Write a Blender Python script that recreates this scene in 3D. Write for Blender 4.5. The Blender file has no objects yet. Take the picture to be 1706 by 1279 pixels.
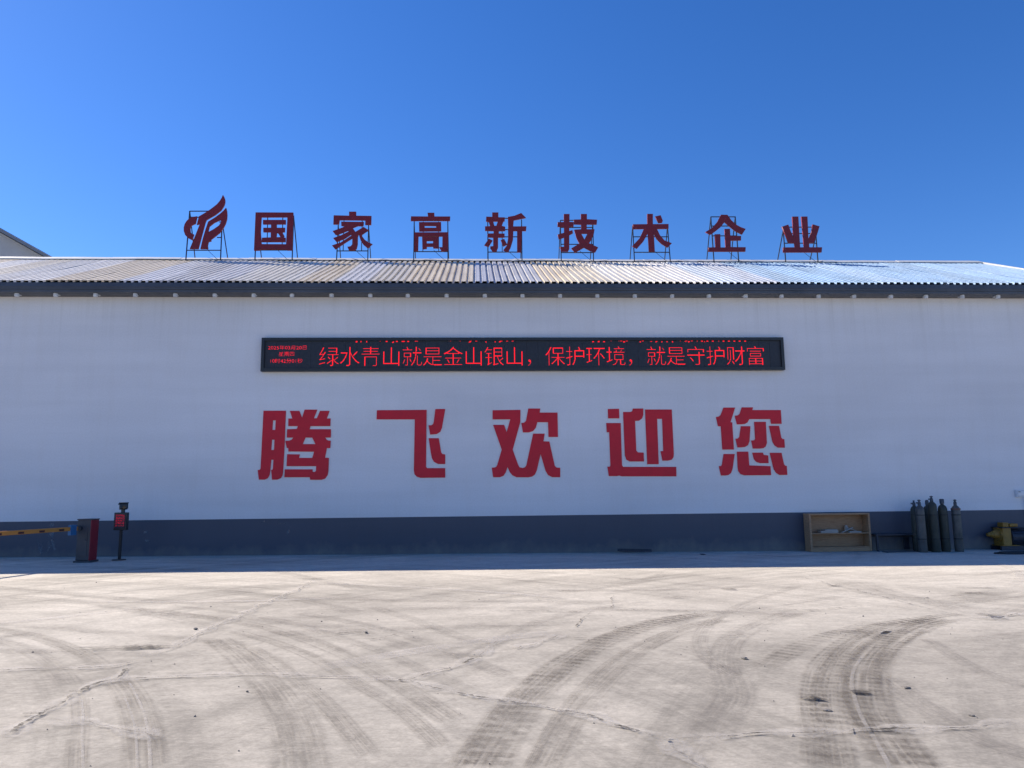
import bpy, bmesh, math, random
from mathutils import Vector, Matrix
R = math.radians
random.seed(7)
S = bpy.context.scene
C = S.collection

# ------------------------------------------------------------ camera
F, CX, CY = 1250.0, 853.0, 639.5            # focal length and centre in photograph pixels
cam_d = bpy.data.cameras.new('camera'); cam = bpy.data.objects.new('camera', cam_d); C.objects.link(cam)
CAM = Vector((0, -21.3, 1.6))
ROT = (Matrix.Rotation(R(-2.7), 3, 'Z') @ Matrix.Rotation(R(98.31), 3, 'X') @ Matrix.Rotation(R(-0.6), 3, 'Z'))
cam.matrix_world = Matrix.Translation(CAM) @ ROT.to_4x4()
cam_d.sensor_width = 36; cam_d.lens = F / 1706 * 36
cam_d.clip_start = 0.1; cam_d.clip_end = 3000
S.camera = cam

# ------------------------------------------------------------ sky, sun, exposure
SUN = Vector((1.07, -0.535, -1.0)).normalized()       # direction the light travels
w = bpy.data.worlds.new('World'); S.world = w; w.use_nodes = True
nt = w.node_tree; bg = nt.nodes['Background']
sky = nt.nodes.new('ShaderNodeTexSky'); sky.sky_type = 'NISHITA'; sky.sun_disc = False
sky.sun_elevation = math.asin(-SUN.z); sky.sun_rotation = math.atan2(-SUN.x, -SUN.y)
sky.altitude = 800; sky.air_density = 1.0; sky.dust_density = 0.25; sky.ozone_density = 5.0
hs_ = nt.nodes.new('ShaderNodeHueSaturation'); hs_.inputs['Saturation'].default_value = 1.24; hs_.inputs['Value'].default_value = 0.94; hs_.inputs['Hue'].default_value = 0.511
nt.links.new(sky.outputs[0], hs_.inputs['Color']); nt.links.new(hs_.outputs[0], bg.inputs[0]); bg.inputs[1].default_value = 0.119
sd = bpy.data.lights.new('sun', 'SUN'); sd.energy = 5.0; sd.angle = R(0.5); sd.color = (1.0, 0.885, 0.74)
so = bpy.data.objects.new('sun', sd); C.objects.link(so); so.rotation_euler = SUN.to_track_quat('-Z', 'Y').to_euler()
so.location = (-30, 20, 30)
S.view_settings.view_transform = 'Standard'; S.view_settings.look = 'None'
S.view_settings.exposure = 0.67; S.view_settings.gamma = 1; S.view_settings.use_curve_mapping = False

# ------------------------------------------------------------ measuring helpers
def ray(x, y): return ROT @ Vector(((x - CX) / F, -(y - CY) / F, -1))
def P(x, y, Y=0.0):                                   # point on the upright plane at depth Y
    d = ray(x, y); t = (Y - CAM.y) / d.y; p = CAM + d * t; return (p.x, p.z)
GS = -0.0058
def gz(X): return -0.035 + GS * X                     # the yard falls slightly to the right
def G(x, y):                                          # point on the yard
    d = ray(x, y); t = (gz(0) + GS * CAM.x - CAM.z) / (d.z - GS * d.x); p = CAM + d * t; return (p.x, p.y)

# ------------------------------------------------------------ materials
def mat(name): 
    m = bpy.data.materials.new(name); m.use_nodes = True
    return m, m.node_tree.nodes, m.node_tree.links, m.node_tree.nodes['Principled BSDF']
def ramp(N, stops):
    r = N.new('ShaderNodeValToRGB'); e = r.color_ramp.elements
    while len(e) < len(stops): e.new(0.5)
    for k, (p, c) in enumerate(stops):
        e[k].position = p; e[k].color = (c[0], c[1], c[2], 1) if not isinstance(c, float) else (c, c, c, 1)
    return r
def noise(N, L, scale, detail=5, rough=0.55, vec=None, dist=0.0):
    n = N.new('ShaderNodeTexNoise'); n.inputs['Scale'].default_value = scale
    n.inputs['Detail'].default_value = detail; n.inputs['Roughness'].default_value = rough
    n.inputs['Distortion'].default_value = dist
    if vec is not None: L.new(vec, n.inputs['Vector'])
    return n
def mapping(N, L, scale, src=None, rot=(0, 0, 0)):
    if src is None:
        g = N.new('ShaderNodeNewGeometry'); src = g.outputs['Position']
    m = N.new('ShaderNodeMapping'); m.inputs['Scale'].default_value = scale; m.inputs['Rotation'].default_value = rot
    L.new(src, m.inputs['Vector']); return m.outputs[0]
def mixc(N, L, fac, a, b, blend='MIX'):
    m = N.new('ShaderNodeMix'); m.data_type = 'RGBA'; m.blend_type = blend
    for i, v in ((0, fac), (6, a), (7, b)):
        if hasattr(v, 'node'): L.new(v, m.inputs[i])
        elif i == 0: m.inputs[0].default_value = v
        else: m.inputs[i].default_value = (v[0], v[1], v[2], 1)
    return m.outputs[2]
def math_(N, L, op, a, b=None, clamp=False):
    m = N.new('ShaderNodeMath'); m.operation = op; m.use_clamp = clamp
    for i, v in ((0, a), (1, b)):
        if v is None: continue
        if hasattr(v, 'node'): L.new(v, m.inputs[i])
        else: m.inputs[i].default_value = v
    return m.outputs[0]
def bump(N, L, bs, h, strength, distance):
    b = N.new('ShaderNodeBump'); b.inputs['Strength'].default_value = strength; b.inputs['Distance'].default_value = distance
    L.new(h, b.inputs['Height']); L.new(b.outputs[0], bs.inputs['Normal'])

def simple(name, col, rough=0.6, metal=0.0, var=0.25, scale=6, bmp=0.15, spec=0.5):
    m, N, L, b = mat(name)
    n = noise(N, L, scale, 6, 0.6, mapping(N, L, (1, 1, 1)))
    n2 = noise(N, L, scale * 7, 4, 0.6, mapping(N, L, (1, 1, 1)))
    f = math_(N, L, 'ADD', math_(N, L, 'MULTIPLY', n.outputs[0], 0.7), math_(N, L, 'MULTIPLY', n2.outputs[0], 0.3))
    r = ramp(N, [(0.3, [c * (1 - var) for c in col]), (0.7, [min(1, c * (1 + var)) for c in col])])
    L.new(f, r.inputs[0]); L.new(r.outputs[0], b.inputs['Base Color'])
    b.inputs['Roughness'].default_value = rough; b.inputs['Metallic'].default_value = metal
    b.inputs['Specular IOR Level'].default_value = spec
    if bmp: bump(N, L, b, n2.outputs[0], bmp, 0.01)
    return m

def make_concrete():
    m, N, L, b = mat('yard_concrete')
    big = noise(N, L, 0.22, 5, 0.6, mapping(N, L, (1, 1, 1)), 0.4)
    med = noise(N, L, 1.3, 7, 0.65, mapping(N, L, (0.6, 1.5, 1), rot=(0, 0, 0.25)), 0.6)
    stk = noise(N, L, 2.2, 6, 0.6, mapping(N, L, (0.25, 3.2, 1), rot=(0, 0, -0.18)), 0.3)
    arc = noise(N, L, 3.2, 6, 0.65, mapping(N, L, (2.6, 0.22, 1), rot=(0, 0, 0.75)), 0.5)
    fine = noise(N, L, 34, 8, 0.8, mapping(N, L, (0.7, 1.0, 1)))
    grit = noise(N, L, 9, 9, 0.78, mapping(N, L, (0.8, 1.1, 1)))
    c = ramp(N, [(0.28, (0.46, 0.425, 0.365)), (0.5, (0.565, 0.525, 0.452)), (0.75, (0.62, 0.58, 0.505))])
    L.new(big.outputs[0], c.inputs[0]); col = c.outputs[0]
    r = ramp(N, [(0.30, 0.70), (0.5, 0.94), (0.72, 1.12)]); L.new(med.outputs[0], r.inputs[0]); col = mixc(N, L, 0.48, col, r.outputs[0], 'MULTIPLY')
    r = ramp(N, [(0.35, 0.74), (0.6, 1.08)]); L.new(stk.outputs[0], r.inputs[0]); col = mixc(N, L, 0.22, col, r.outputs[0], 'MULTIPLY')
    # wheel scuffing in wide arcs round the two places where lorries turn
    pos = mapping(N, L, (1, 1, 0))
    for (ax, ay, k, am) in ((-13.0, -21.0, 2.6, 0.75), (15.0, -22.0, 2.2, 0.75), (-6.0, 6.0, 1.6, 0.45)):
        sb = N.new('ShaderNodeVectorMath'); sb.operation = 'SUBTRACT'; L.new(pos, sb.inputs[0]); sb.inputs[1].default_value = (ax, ay, 0)
        ln = N.new('ShaderNodeVectorMath'); ln.operation = 'LENGTH'; L.new(sb.outputs[0], ln.inputs[0])
        sp_ = N.new('ShaderNodeSeparateXYZ'); L.new(sb.outputs[0], sp_.inputs[0])
        an = math_(N, L, 'ARCTAN2', sp_.outputs[1], sp_.outputs[0])
        cb = N.new('ShaderNodeCombineXYZ'); L.new(math_(N, L, 'MULTIPLY', ln.outputs['Value'], k), cb.inputs[0]); L.new(math_(N, L, 'MULTIPLY', an, 2.2), cb.inputs[1])
        cb.inputs[2].default_value = k * 7
        nn = noise(N, L, 1.0, 7, 0.68, cb.outputs[0], 0.25)
        msk = noise(N, L, 0.16, 2, 0.5, mapping(N, L, (1, 1, 1), rot=(0, 0, k)))
        rm = ramp(N, [(0.38, 0.1), (0.58, 1.0)]); L.new(msk.outputs[0], rm.inputs[0])
        r = ramp(N, [(0.34, 0.62), (0.5, 0.95), (0.68, 1.12)]); L.new(nn.outputs[0], r.inputs[0])
        col = mixc(N, L, math_(N, L, 'MULTIPLY', rm.outputs[0], am), col, r.outputs[0], 'MULTIPLY')
    r = ramp(N, [(0.34, 0.66), (0.64, 1.15)]); L.new(grit.outputs[0], r.inputs[0]); col = mixc(N, L, 0.55, col, r.outputs[0], 'MULTIPLY')
    r = ramp(N, [(0.34, 0.60), (0.66, 1.22)]); L.new(fine.outputs[0], r.inputs[0]); col = mixc(N, L, 0.62, col, r.outputs[0], 'MULTIPLY')
    # shading painted into the colour: lighter by the wall, darker towards the camera
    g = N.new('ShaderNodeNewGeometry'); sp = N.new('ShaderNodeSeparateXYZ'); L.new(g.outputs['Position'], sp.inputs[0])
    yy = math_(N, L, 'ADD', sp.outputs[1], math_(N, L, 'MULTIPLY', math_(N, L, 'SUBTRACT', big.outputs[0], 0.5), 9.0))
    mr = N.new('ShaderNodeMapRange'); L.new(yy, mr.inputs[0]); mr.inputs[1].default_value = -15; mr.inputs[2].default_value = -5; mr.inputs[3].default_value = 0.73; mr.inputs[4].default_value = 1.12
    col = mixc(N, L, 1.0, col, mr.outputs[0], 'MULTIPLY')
    L.new(col, b.inputs['Base Color']); b.inputs['Roughness'].default_value = 0.82
    b.inputs['Specular IOR Level'].default_value = 0.35
    h = math_(N, L, 'ADD', math_(N, L, 'MULTIPLY', grit.outputs[0], 1.0), math_(N, L, 'MULTIPLY', fine.outputs[0], 0.35))
    bump(N, L, b, h, 0.35, 0.012)
    return m

def make_wall(name, col, warm, rough=0.7):
    m, N, L, b = mat(name)
    big = noise(N, L, 0.28, 4, 0.5, mapping(N, L, (0.5, 1, 1.3)), 0.3)
    drip = noise(N, L, 1.4, 6, 0.6, mapping(N, L, (2.6, 1, 0.28)))
    hz = noise(N, L, 1.2, 3, 0.5, mapping(N, L, (0.12, 1, 2.2)))
    fine = noise(N, L, 22, 6, 0.65, mapping(N, L, (1, 1, 1)))
    r = ramp(N, [(0.3, [c * 0.90 for c in col]), (0.7, [min(1, c * 1.06) for c in col])]); L.new(big.outputs[0], r.inputs[0])
    c = r.outputs[0]
    r = ramp(N, [(0.30, warm), (0.52, (1.0, 1.0, 1.0))]); L.new(drip.outputs[0], r.inputs[0]); c = mixc(N, L, 0.14, c, r.outputs[0], 'MULTIPLY')
    r = ramp(N, [(0.35, 0.965), (0.62, 1.02)]); L.new(hz.outputs[0], r.inputs[0]); c = mixc(N, L, 0.8, c, r.outputs[0], 'MULTIPLY')
    r = ramp(N, [(0.3, 0.93), (0.7, 1.05)]); L.new(fine.outputs[0], r.inputs[0]); c = mixc(N, L, 0.7, c, r.outputs[0], 'MULTIPLY')
    # rain streaks running down from the gutter, and splashed dust at the foot
    g = N.new('ShaderNodeNewGeometry'); sp = N.new('ShaderNodeSeparateXYZ'); L.new(g.outputs['Position'], sp.inputs[0])
    st = noise(N, L, 1.0, 5, 0.7, mapping(N, L, (5.5, 1, 0.10))); rs = ramp(N, [(0.52, 0.0), (0.72, 1.0)]); L.new(st.outputs[0], rs.inputs[0])
    mz = N.new('ShaderNodeMapRange'); L.new(sp.outputs[2], mz.inputs[0]); mz.inputs[1].default_value = 5.2; mz.inputs[2].default_value = 7.4; mz.inputs[3].default_value = 0.0; mz.inputs[4].default_value = 0.20
    c = mixc(N, L, math_(N, L, 'MULTIPLY', rs.outputs[0], mz.outputs[0]), c, (0.36, 0.34, 0.32))
    dn = noise(N, L, 2.2, 6, 0.65, mapping(N, L, (1, 1, 0.7)))
    zz = math_(N, L, 'SUBTRACT', math_(N, L, 'MULTIPLY', dn.outputs[0], 0.75), math_(N, L, 'ADD', sp.outputs[2], 0.10))
    rd = ramp(N, [(0.0, 0.0), (0.4, 0.75)]); L.new(zz, rd.inputs[0]); c = mixc(N, L, rd.outputs[0], c, (0.19, 0.175, 0.16))
    L.new(c, b.inputs['Base Color']); b.inputs['Roughness'].default_value = rough
    h = math_(N, L, 'ADD', math_(N, L, 'MULTIPLY', fine.outputs[0], 0.06), math_(N, L, 'MULTIPLY', hz.outputs[0], 1.0))
    bump(N, L, b, h, 0.25, 0.02)
    return m

def make_roof():
    m, N, L, b = mat('roof_sheet_paint')
    oi = N.new('ShaderNodeObjectInfo')
    n = noise(N, L, 0.9, 6, 0.6, mapping(N, L, (2.5, 0.5, 0.5)))
    n2 = noise(N, L, 9, 5, 0.6, mapping(N, L, (2.5, 0.7, 0.7)))
    r = ramp(N, [(0.3, (0.60, 0.55, 0.48)), (0.62, (1.0, 1.0, 1.0))]); L.new(n.outputs[0], r.inputs[0]); col = mixc(N, L, 0.45, oi.outputs['Color'], r.outputs[0], 'MULTIPLY')
    r = ramp(N, [(0.35, 0.75), (0.6, 1.05)]); L.new(n2.outputs[0], r.inputs[0]); col = mixc(N, L, 0.6, col, r.outputs[0], 'MULTIPLY')
    L.new(col, b.inputs['Base Color']); b.inputs['Roughness'].default_value = 0.45; b.inputs['Metallic'].default_value = 0.0
    bump(N, L, b, n2.outputs[0], 0.12, 0.01)
    return m

def make_wood():
    m, N, L, b = mat('pine_board')
    n = noise(N, L, 5, 6, 0.6, mapping(N, L, (0.8, 2, 7)), 1.2)
    r = ramp(N, [(0.3, (0.26, 0.14, 0.075)), (0.7, (0.41, 0.25, 0.14))]); L.new(n.outputs[0], r.inputs[0])
    L.new(r.outputs[0], b.inputs['Base Color']); b.inputs['Roughness'].default_value = 0.6
    return m

def make_mark(name, col, kind, strength):
    """marks lying on the yard: u runs along (metres), v across (0..1); the mark thins out into the concrete"""
    m, N, L, b = mat(name)
    uv = N.new('ShaderNodeUVMap'); uv.uv_map = 'UVMap'
    at = N.new('ShaderNodeAttribute'); at.attribute_name = 'fade'
    sep = N.new('ShaderNodeSeparateXYZ'); L.new(uv.outputs[0], sep.inputs[0]); u, v = sep.outputs[0], sep.outputs[1]
    g = mapping(N, L, (1, 1, 1))
    e = math_(N, L, 'MULTIPLY', v, math_(N, L, 'SUBTRACT', 1.0, v))            # 0..0.25
    r = ramp(N, [(0.0, 0.0), (0.55, 1.0)]) ; L.new(math_(N, L, 'MULTIPLY', e, 4.0), r.inputs[0])
    a = r.outputs[0]
    n1 = noise(N, L, 1.6, 6, 0.65, g); r1 = ramp(N, [(0.32, 0.25), (0.6, 1.0)]); L.new(n1.outputs[0], r1.inputs[0])
    a = math_(N, L, 'MULTIPLY', a, r1.outputs[0])
    n2 = noise(N, L, 26, 6, 0.75, g); r2 = ramp(N, [(0.35, 0.25), (0.6, 1.0)]); L.new(n2.outputs[0], r2.inputs[0])
    a = math_(N, L, 'MULTIPLY', a, r2.outputs[0])
    if kind == 'crack':
        nc = noise(N, L, 7, 4, 0.7, g); rc = ramp(N, [(0.44, 0.12), (0.53, 1.0)]); L.new(nc.outputs[0], rc.inputs[0])
        a = math_(N, L, 'MULTIPLY', a, rc.outputs[0])
    if kind == 'tread':
        nw = noise(N, L, 5, 5, 0.6, g); nm = noise(N, L, 1.1, 3, 0.6, g); rmk = ramp(N, [(0.34, 0.0), (0.50, 1.0)]); L.new(nm.outputs[0], rmk.inputs[0])
        ph = math_(N, L, 'ADD', math_(N, L, 'MULTIPLY', u, 42.0), math_(N, L, 'MULTIPLY', nw.outputs[0], 3.0))
        s = math_(N, L, 'SINE', ph); rs = ramp(N, [(0.25, 0.25), (0.6, 1.0)])
        L.new(math_(N, L, 'MULTIPLY_ADD', s, 0.5), rs.inputs[0]); s_node = rs.inputs[0].links[0].from_node; s_node.inputs[2].default_value = 0.5
        lug = N.new('ShaderNodeMix'); L.new(rmk.outputs[0], lug.inputs[0]); lug.inputs[2].default_value = 0.62; L.new(rs.outputs[0], lug.inputs[3])
        a = math_(N, L, 'MULTIPLY', a, lug.outputs[0])
    if kind in ('tread', 'band'):
        cs = N.new('ShaderNodeCombineXYZ'); L.new(math_(N, L, 'MULTIPLY', u, 0.25), cs.inputs[0]); L.new(math_(N, L, 'MULTIPLY', v, 5.0), cs.inputs[1])
        nv = noise(N, L, 2.0, 3, 0.6, cs.outputs[0]); rv = ramp(N, [(0.36, 0.15), (0.58, 1.0)]); L.new(nv.outputs[0], rv.inputs[0])
        a = math_(N, L, 'MULTIPLY', a, rv.outputs[0])
    a = math_(N, L, 'MULTIPLY', a, at.outputs['Fac'])
    a = math_(N, L, 'MULTIPLY', a, strength, True)
    L.new(a, b.inputs['Alpha'])
    b.inputs['Base Color'].default_value = (*col, 1); b.inputs['Roughness'].default_value = 0.85
    b.inputs['Specular IOR Level'].default_value = 0.2
    return m

def emit(name, col, st):
    m, N, L, b = mat(name)
    b.inputs['Base Color'].default_value = (0.05, 0.0, 0.0, 1); b.inputs['Emission Color'].default_value = (*col, 1)
    b.inputs['Emission Strength'].default_value = st; b.inputs['Roughness'].default_value = 0.6
    return m

M = dict(
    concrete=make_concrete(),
    wall=make_wall('white_render', (0.72, 0.715, 0.745), (0.86, 0.82, 0.76)),
    dado=make_wall('slate_paint', (0.062, 0.070, 0.102), (0.72, 0.70, 0.66), 0.55),
    gutter=simple('dark_sheet_metal', (0.070, 0.076, 0.092), 0.45, 0.2, 0.25, 1.2, 0.05),
    roof=make_roof(),
    cap=simple('ridge_flashing', (0.62, 0.62, 0.60), 0.45, 0.2, 0.2, 1.5, 0.1),
    pipe=simple('white_bracket_paint', (0.60, 0.62, 0.66), 0.55, 0, 0.2, 8, 0.1),
    red=simple('red_sign_enamel', (0.18, 0.004, 0.014), 0.5, 0.0, 0.18, 3, 0.04),
    redcut=simple('red_board_letter', (0.56, 0.003, 0.022), 0.6, 0.0, 0.12, 2.5, 0.03),
    steel=simple('dark_steel_tube', (0.035, 0.040, 0.060), 0.5, 0.5, 0.3, 8, 0.1),
    housing=simple('black_display_housing', (0.018, 0.020, 0.026), 0.4, 0.1, 0.25, 2, 0.05),
    screen=simple('display_face', (0.016, 0.020, 0.032), 0.55, 0, 0.3, 12, 0.05),
    led=emit('led_red', (1.0, 0.006, 0.016), 0.95),
    leddim=emit('led_red_dim', (1.0, 0.008, 0.025), 0.9),
    ledpost=emit('led_red_faint', (1.0, 0.010, 0.05), 0.30),
    wood=make_wood(),
    paper=simple('pale_paper', (0.36, 0.33, 0.30), 0.7, 0, 0.15, 5, 0),
    cyl=simple('green_grey_cylinder', (0.036, 0.040, 0.033), 0.6, 0.1, 0.35, 5, 0.15),
    cyl2=simple('grey_cylinder', (0.075, 0.075, 0.075), 0.5, 0.1, 0.35, 5, 0.15),
    valve=simple('valve_metal', (0.06, 0.07, 0.09), 0.45, 0.5, 0.3, 20, 0.1),
    brown=simple('rust_brown_collar', (0.12, 0.06, 0.05), 0.6, 0.1, 0.3, 10, 0.1),
    yellow=simple('yellow_machine_paint', (0.27, 0.14, 0.02), 0.5, 0, 0.3, 7, 0.15),
    orange=simple('orange_boom_paint', (0.46, 0.20, 0.04), 0.45, 0, 0.12, 4, 0.05),
    stripe=simple('dark_red_stripe', (0.05, 0.012, 0.015), 0.45, 0, 0.15, 4, 0.05),
    cabinet=simple('dark_cabinet_paint', (0.055, 0.052, 0.062), 0.5, 0.1, 0.2, 4, 0.05),
    cabred=simple('red_cabinet_door', (0.22, 0.012, 0.026), 0.5, 0, 0.15, 4, 0.05),
    blue=simple('blue_sleeve', (0.02, 0.12, 0.28), 0.4, 0, 0.15, 6, 0.05),
    rubber=simple('black_rubber', (0.02, 0.02, 0.022), 0.6, 0, 0.3, 8, 0.1),
    greywall=simple('grey_shed_cladding', (0.36, 0.38, 0.41), 0.6, 0, 0.12, 0.5, 0),
    greyroof=simple('grey_shed_roof', (0.16, 0.18, 0.22), 0.5, 0.1, 0.15, 0.5, 0),
    stone=simple('stone', (0.16, 0.15, 0.14), 0.85, 0, 0.4, 18, 0.4),
    glass=simple('camera_glass', (0.01, 0.01, 0.012), 0.1, 0, 0.1, 4, 0),
    tread=make_mark('tyre_tread_dirt', (0.15, 0.132, 0.112), 'tread', 0.66),
    band=make_mark('tyre_band_dirt', (0.18, 0.16, 0.137), 'band', 0.40),
    smear=make_mark('dust_smear', (0.17, 0.155, 0.145), 'band', 0.30),
    pale=make_mark('pale_dust', (0.62, 0.59, 0.55), 'line', 0.38),
    crack=make_mark('crack_fill', (0.040, 0.036, 0.033), 'crack', 0.95),
    joint=make_mark('joint_fill', (0.13, 0.12, 0.105), 'crack', 0.75),
    stain=make_mark('oil_stain', (0.09, 0.08, 0.072), 'line', 0.6),
    scuff=make_mark('scraped_paint', (0.26, 0.28, 0.32), 'line', 0.5),
)

# ------------------------------------------------------------ object helpers
def obj(name, bm, m, parent=None, smooth=False, loc=None):
    me = bpy.data.meshes.new(name)
    bmesh.ops.recalc_face_normals(bm, faces=bm.faces)
    bm.to_mesh(me); bm.free(); me.materials.append(m)
    if smooth:
        for p in me.polygons: p.use_smooth = True
        me.set_sharp_from_angle(angle=R(35))
    o = bpy.data.objects.new(name, me); C.objects.link(o)
    if parent: o.parent = parent
    if loc: o.location = loc
    return o
def thing(name, label, cat, loc=(0, 0, 0), rz=0.0, group=None):
    o = bpy.data.objects.new(name, None); C.objects.link(o); o.location = loc; o.rotation_euler = (0, 0, rz)
    o.empty_display_size = 0.2
    return tag(o, label, cat, group)
def tag(o, label, cat, group=None):
    o['label'] = label; o['category'] = cat
    if group: o['group'] = group
    return o
def BM(): return bmesh.new()
def box(bm, c, s, rz=0.0, ry=0.0, rx=0.0, bev=0.0):
    t = Matrix.Translation(c) @ Matrix.Rotation(rz, 4, 'Z') @ Matrix.Rotation(ry, 4, 'Y') @ Matrix.Rotation(rx, 4, 'X') @ Matrix.Diagonal((s[0], s[1], s[2], 1))
    g = bmesh.ops.create_cube(bm, size=1, matrix=t)
    if bev:
        es = list({e for v in g['verts'] for e in v.link_edges})
        bmesh.ops.bevel(bm, geom=es, offset=bev, segments=2, affect='EDGES', profile=0.6)
    return bm
def tube(bm, p0, p1, r, n=8, r2=None):
    p0, p1 = Vector(p0), Vector(p1); d = p1 - p0
    q = d.to_track_quat('Z', 'Y').to_matrix().to_4x4()
    bmesh.ops.create_cone(bm, cap_ends=True, segments=n, radius1=r, radius2=r if r2 is None else r2, depth=d.length,
                          matrix=Matrix.Translation((p0 + p1) / 2) @ q)
    return bm
def bar(bm, p0, p1, w):                               # square tube
    p0, p1 = Vector(p0), Vector(p1); d = p1 - p0
    q = d.to_track_quat('Z', 'Y').to_matrix().to_4x4()
    bmesh.ops.create_cube(bm, size=1, matrix=Matrix.Translation((p0 + p1) / 2) @ q @ Matrix.Diagonal((w, w, d.length, 1)))
    return bm
def lathe(bm, prof, n=18, c=(0, 0, 0)):
    rings = []
    for r, z in prof:
        rings.append([bm.verts.new((c[0] + r * math.cos(2 * math.pi * k / n), c[1] + r * math.sin(2 * math.pi * k / n), c[2] + z)) for k in range(n)])
    for a, b in zip(rings, rings[1:]):
        for k in range(n): bm.faces.new((a[k], a[(k + 1) % n], b[(k + 1) % n], b[k]))
    bm.faces.new(rings[0][::-1]); bm.faces.new(rings[-1]); return bm
def curve_tube(bm, pts, r, n=6):
    pts = [Vector(p) for p in pts]; rings = []
    for i, p in enumerate(pts):
        d = (pts[min(i + 1, len(pts) - 1)] - pts[max(i - 1, 0)]).normalized()
        q = d.to_track_quat('Z', 'Y')
        rings.append([bm.verts.new(p + q @ Vector((r * math.cos(2 * math.pi * k / n), r * math.sin(2 * math.pi * k / n), 0))) for k in range(n)])
    for a, b in zip(rings, rings[1:]):
        for k in range(n): bm.faces.new((a[k], a[(k + 1) % n], b[(k + 1) % n], b[k]))
    return bm
def spline(pts, k=8):
    out = []
    for i in range(len(pts) - 1):
        p0 = Vector(pts[max(i - 1, 0)]); p1 = Vector(pts[i]); p2 = Vector(pts[i + 1]); p3 = Vector(pts[min(i + 2, len(pts) - 1)])
        for j in range(k):
            t = j / k
            out.append(0.5 * ((2 * p1) + (p2 - p0) * t + (2 * p0 - 5 * p1 + 4 * p2 - p3) * t * t + (3 * p1 - p0 - 3 * p2 + p3) * t ** 3))
    out.append(Vector(pts[-1])); return out
def plate(bm, pieces, Y, th):
    """pieces: lists of loops (outline, holes...) of (X, Z); a sheet of thickness th standing in front of depth Y"""
    for k, loops in enumerate(pieces):
        cu = bpy.data.curves.new('outline', 'CURVE'); cu.dimensions = '2D'; cu.fill_mode = 'BOTH'; cu.extrude = th / 2
        for lp in loops:
            s = cu.splines.new('POLY'); s.points.add(len(lp) - 1)
            for i, (x, z) in enumerate(lp): s.points[i].co = (x, z, 0, 1)
            s.use_cyclic_u = True
        o = bpy.data.objects.new('outline', cu)
        me = bpy.data.meshes.new_from_object(o)
        me.transform(Matrix.Translation((0, Y - th / 2, 0)) @ Matrix.Rotation(R(90), 4, 'X'))
        bm.from_mesh(me); bpy.data.objects.remove(o); bpy.data.curves.remove(cu); bpy.data.meshes.remove(me)
    bmesh.ops.remove_doubles(bm, verts=bm.verts, dist=1e-5)
    return bm
def soft(lp, it=1):
    return lp

# ------------------------------------------------------------ the yard
bm = BM()
xs = [-300, -60, -25, 25, 60, 300]; ys = [-300, -60, -25, 40, 120, 400]
vs = [[bm.verts.new((x, y, gz(x))) for x in xs] for y in ys]
for j in range(5):
    for i in range(5): bm.faces.new((vs[j][i], vs[j][i + 1], vs[j + 1][i + 1], vs[j + 1][i]))
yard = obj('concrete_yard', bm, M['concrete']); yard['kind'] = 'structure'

LAYER = [0]
def mark_mesh(name, strips, m, parent=None, z0=None, fk=9.0):
    """strips: list of (list of (x, y, width)), smoothed centre lines in world metres"""
    LAYER[0] += 1
    z0 = 0.0035 + LAYER[0] * 0.00012 if z0 is None else z0
    vv, ff, uvs, fd = [], [], [], []
    for st in strips:
        u = 0.0; n = len(st)
        for i, (x, y, wd) in enumerate(st):
            a = st[max(i - 1, 0)]; b = st[min(i + 1, n - 1)]
            dx, dy = b[0] - a[0], b[1] - a[1]; l = math.hypot(dx, dy) or 1
            nx, ny = -dy / l, dx / l
            if i: u += math.hypot(x - st[i - 1][0], y - st[i - 1][1])
            for s in (-0.5, 0.5):
                X, Y = x + nx * wd * s, y + ny * wd * s
                vv.append((X, Y, gz(X) + z0)); uvs.append((u, s + 0.5))
                fd.append(min(1.0, fk * i / n, fk * (n - 1 - i) / n))
            if i: k = len(vv) - 4; ff.append((k, k + 2, k + 3, k + 1))
    me = bpy.data.meshes.new(name); me.from_pydata(vv, [], ff)
    uvl = me.uv_layers.new(name='UVMap'); at = me.attributes.new('fade', 'FLOAT', 'POINT')
    for lp in me.loops: uvl.data[lp.index].uv = uvs[lp.vertex_index]
    for i, f in enumerate(fd): at.data[i].value = f
    me.materials.append(m); me.update()
    o = bpy.data.objects.new(name, me); C.objects.link(o); o.parent = parent or yard
    return o
def zoomed(pts, ox, oy, s): return [(ox + x / s, oy + y / s) for x, y in pts]
ZL = (0, 930, 2.843); ZM = (550, 930, 2.843); ZR = (1106, 930, 2.843)
def track(z, pts, wd, m, name='tyre_track', k=10, off=0.0):
    g = [G(*p) for p in zoomed(pts, *z)]
    sp = spline([(x, y, 0) for x, y in g], k)
    mark_mesh(name, [[(p.x + off, p.y, wd) for p in sp]], m, fk=24.0)
def crack(z, pts, wd=0.03, m='crack', jag=0.03, name='crack', pale=True):
    g = [Vector((*G(*p), 0)) for p in zoomed(pts, *z)]
    out = []
    for a, b in zip(g, g[1:]):
        n = max(2, int((b - a).length / 0.035))
        for i in range(n): out.append(a.lerp(b, i / n))
    out.append(g[-1])
    dx = 0.0; dy = 0.0; st = []
    for p in out:
        dx = dx * 0.8 + random.uniform(-1, 1) * jag * 0.55; dy = dy * 0.8 + random.uniform(-1, 1) * jag * 0.55
        st.append((p.x + dx, p.y + dy, wd * random.uniform(0.3, 1.7)))
    if pale: mark_mesh('pale_crack_edge', [[(x, y, 0.16 + 0.10 * math.sin(i * 0.31)) for i, (x, y, q) in enumerate(st)][::3]], M['pale'])
    mark_mesh(name, [st], M[m])

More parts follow.
